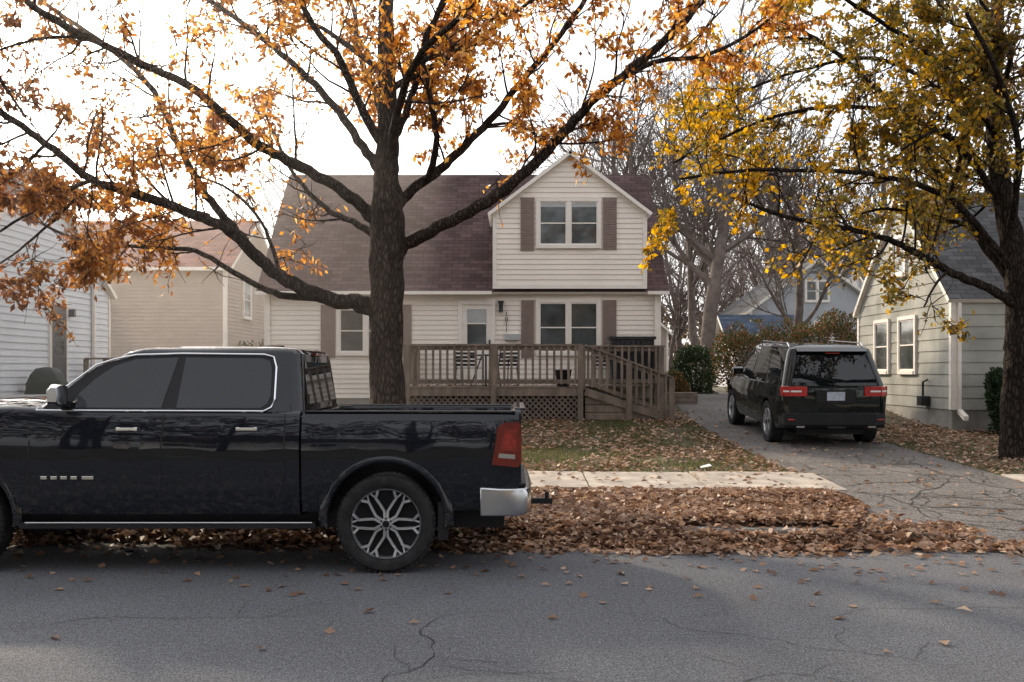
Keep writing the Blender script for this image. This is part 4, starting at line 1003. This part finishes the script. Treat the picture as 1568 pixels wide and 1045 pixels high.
for w in ([(-2.35,1.13),(-1.85,1.50),(-1.55,1.60),(-1.38,1.61),(-1.38,1.13)],[(-1.30,1.13),(-1.30,1.61),(-.42,1.61),(-.32,1.13)],[(-.22,1.13),(-.33,1.61),(.25,1.59),(.50,1.37),(.60,1.15)]):
    sidepoly(mb,w,0,.005,True,gy2)
xr2=lambda z:.90-.24*(z-1.08)/.58
mb.poly([(xr2(z)+.006,y,z) for y,z in((-.74,1.15),(.74,1.15),(.66,1.45),(.59,1.62),(-.59,1.62),(-.66,1.45))],0)
xf2=lambda z:-2.85+.85*(z-1.08)/.58
mb.poly([(xf2(z)-.006,y,z) for y,z in((-.70,1.13),(.70,1.13),(.58,1.60),(-.58,1.60))],0)
mb.obj('glass',[M['cglass']],Sv)
mb=MB()
mb.rings([[(x,y,z) for x,z in((.50,1.70),(.74,1.67),(.76,1.69),(.60,1.755))] for y in(-.62,-.55,.55,.62)],0)
for sg in(-1,1): mb.tube([(-1.6,sg*.66,1.77),(-1.5,sg*.66,1.825),(.25,sg*.66,1.825),(.38,sg*.66,1.76)],.015,8,1)
for sg in(-1,1): mb.rings([[(-2.15+a,sg*y,1.20+b) for a,b in((-.05,-.07),(.05,-.07),(.06,.05),(-.03,.08))] for y in(.9,.95,1.08,1.1)],0)
mb.obj('roof_rails_spoiler_mirrors',[M['spaint'],M['chromeb']],Sv,bevel=.006)
mb=MB()
mb.rings([[(x,y,z) for x,z in((.70,.36),(x1-.04,.36),(x1,.42),(x1,.60),(x1-.03,.63),(.7,.63))] for y,x1 in((-.93,.80),(-.88,.93),(-.7,.995),(0,1.01),(.7,.995),(.88,.93),(.93,.80))],0)
mb.box(.955,.975,-.34,.34,.80,1.02,0)
mb.tube([(1.02,-.15,.37),(1.02,.15,.37)],.03,8)
for sg in(-1,1): mb.box(.98,1.02,sg*.62-.07,sg*.62+.07,.37,.40,1)
mb.box(-3.8,.7,-.6,.6,.22,.45)
for x in(0,-2.95):
    for y in(-.5,.5): mb.box(x-.46,x+.46,y-.02,y+.02,.3,.85)
for x in(-1.34,-.36): gap(lambda z:x,sec_ring(W2,.29,1.10,0),.005,[.4,.5,.57,.71,.84,.95,1.03])
mb.beam((.92,0,1.17),(.80,-.36,1.27),.012,.02)
mb.obj('bumper_and_trim',[M['black'],M['chromeb']],Sv)
mb=MB()
for sg in(-1,1):
    mb.rings([[(x1,sg*y,.915),(x1,sg*y,1.085),(x1-.10,sg*y,1.09),(x1-.10,sg*y,.91)] for y,x1 in((.50,.975),(.66,.975),(.80,.965),(.885,.93),(.925,.88))],0)
    mb.rings([[(x1,sg*y,.985),(x1,sg*y,1.015),(x1-.1,sg*y,1.015),(x1-.1,sg*y,.985)] for y,x1 in((.60,.98),(.74,.975),(.84,.955),(.90,.925))],1)
    mb.box(1.0,1.012,sg*.78-.06,sg*.78+.06,.50,.52,0)
mb.box(.70,.765,-.12,.12,1.650,1.665,0)
mb.obj('tail_lamps',[M['reds'],M['white']],Sv,bevel=.004)
mb=MB(); mb.box(.976,.985,-.155,.155,.84,.99); mb.obj('licence_plate',[mat('plate',(0.42,0.46,0.55),0.4,var=.3,scale=30)],Sv)
for nm,x in(('rear_wheel',0),('front_wheel',-2.95)):
    wheel(Sv,nm,x,-.84,.38,.38,.25,.25,-1,5,1); wheel(Sv,nm+'_far',x,.84,.38,.38,.25,.25,1,5,1)

mb=MB(); q=P(1080,716,14.4); z=zt(q.x,14.4)+.06
mb.add([(q.x-.08,14.35,z),(q.x+.08,14.33,z+.03),(q.x+.07,14.45,z+.05),(q.x-.06,14.47,z+.01)],[(0,1,2,3)]); mb.obj('paper_scrap',[M['white']])

# scatter volume added to imitate lens-flare glow on the sunward side
mb=MB(); mb.box(-60,-1.5,11.5,48,-1,12)
hm=bpy.data.materials.new('flare_haze'); hm.use_nodes=True; nt=hm.node_tree; nt.nodes.remove(nt.nodes['Principled BSDF'])
vs_n=N(nt,'ShaderNodeVolumeScatter'); vs_n.inputs['Density'].default_value=0.005; vs_n.inputs['Anisotropy'].default_value=0.75; vs_n.inputs['Color'].default_value=(1,.92,.85,1)
nt.links.new(vs_n.outputs[0],nt.nodes['Material Output'].inputs['Volume'])
mb.obj('flare_haze',[hm])

# ------------------------------------------------------------ light, sky, camera
az=math.radians(-33); el=math.radians(27)
to=Vector((math.sin(az)*math.cos(el),math.cos(az)*math.cos(el),math.sin(el)))
sd=bpy.data.lights.new('sun','SUN'); sd.energy=4.8; sd.angle=math.radians(2.5); sd.color=(1,.82,.60)
so=bpy.data.objects.new('sun',sd); scene.collection.objects.link(so); so.rotation_euler=to.to_track_quat('Z','Y').to_euler()
w=bpy.data.worlds.new('World'); scene.world=w; w.use_nodes=True; nt=w.node_tree; bg=nt.nodes['Background']
sk=N(nt,'ShaderNodeTexSky'); sk.sky_type='NISHITA'; sk.sun_disc=False; sk.sun_elevation=el; sk.sun_rotation=az; sk.dust_density=4; sk.air_density=1.0
hs=N(nt,'ShaderNodeHueSaturation'); hs.inputs['Saturation'].default_value=0.35; nt.links.new(sk.outputs[0],hs.inputs['Color'])
ad=N(nt,'ShaderNodeMixRGB',blend_type='ADD'); ad.inputs[0].default_value=1; ad.inputs[2].default_value=(5.4,5.35,5.4,1)
nt.links.new(hs.outputs[0],ad.inputs[1]); nt.links.new(ad.outputs[0],bg.inputs['Color']); bg.inputs['Strength'].default_value=0.15
cd=bpy.data.cameras.new('camera'); cd.sensor_width=36; cd.lens=F_PX/1568*36; cd.shift_y=(HOR-522.5)/1568; cd.clip_end=2000; cd.clip_start=.1
co=bpy.data.objects.new('camera',cd); co.location=(0,0,CAMZ); co.rotation_euler=(math.pi/2,0,0); scene.collection.objects.link(co); scene.camera=co
scene.view_settings.view_transform='Standard'; scene.view_settings.look='None'; scene.view_settings.exposure=0
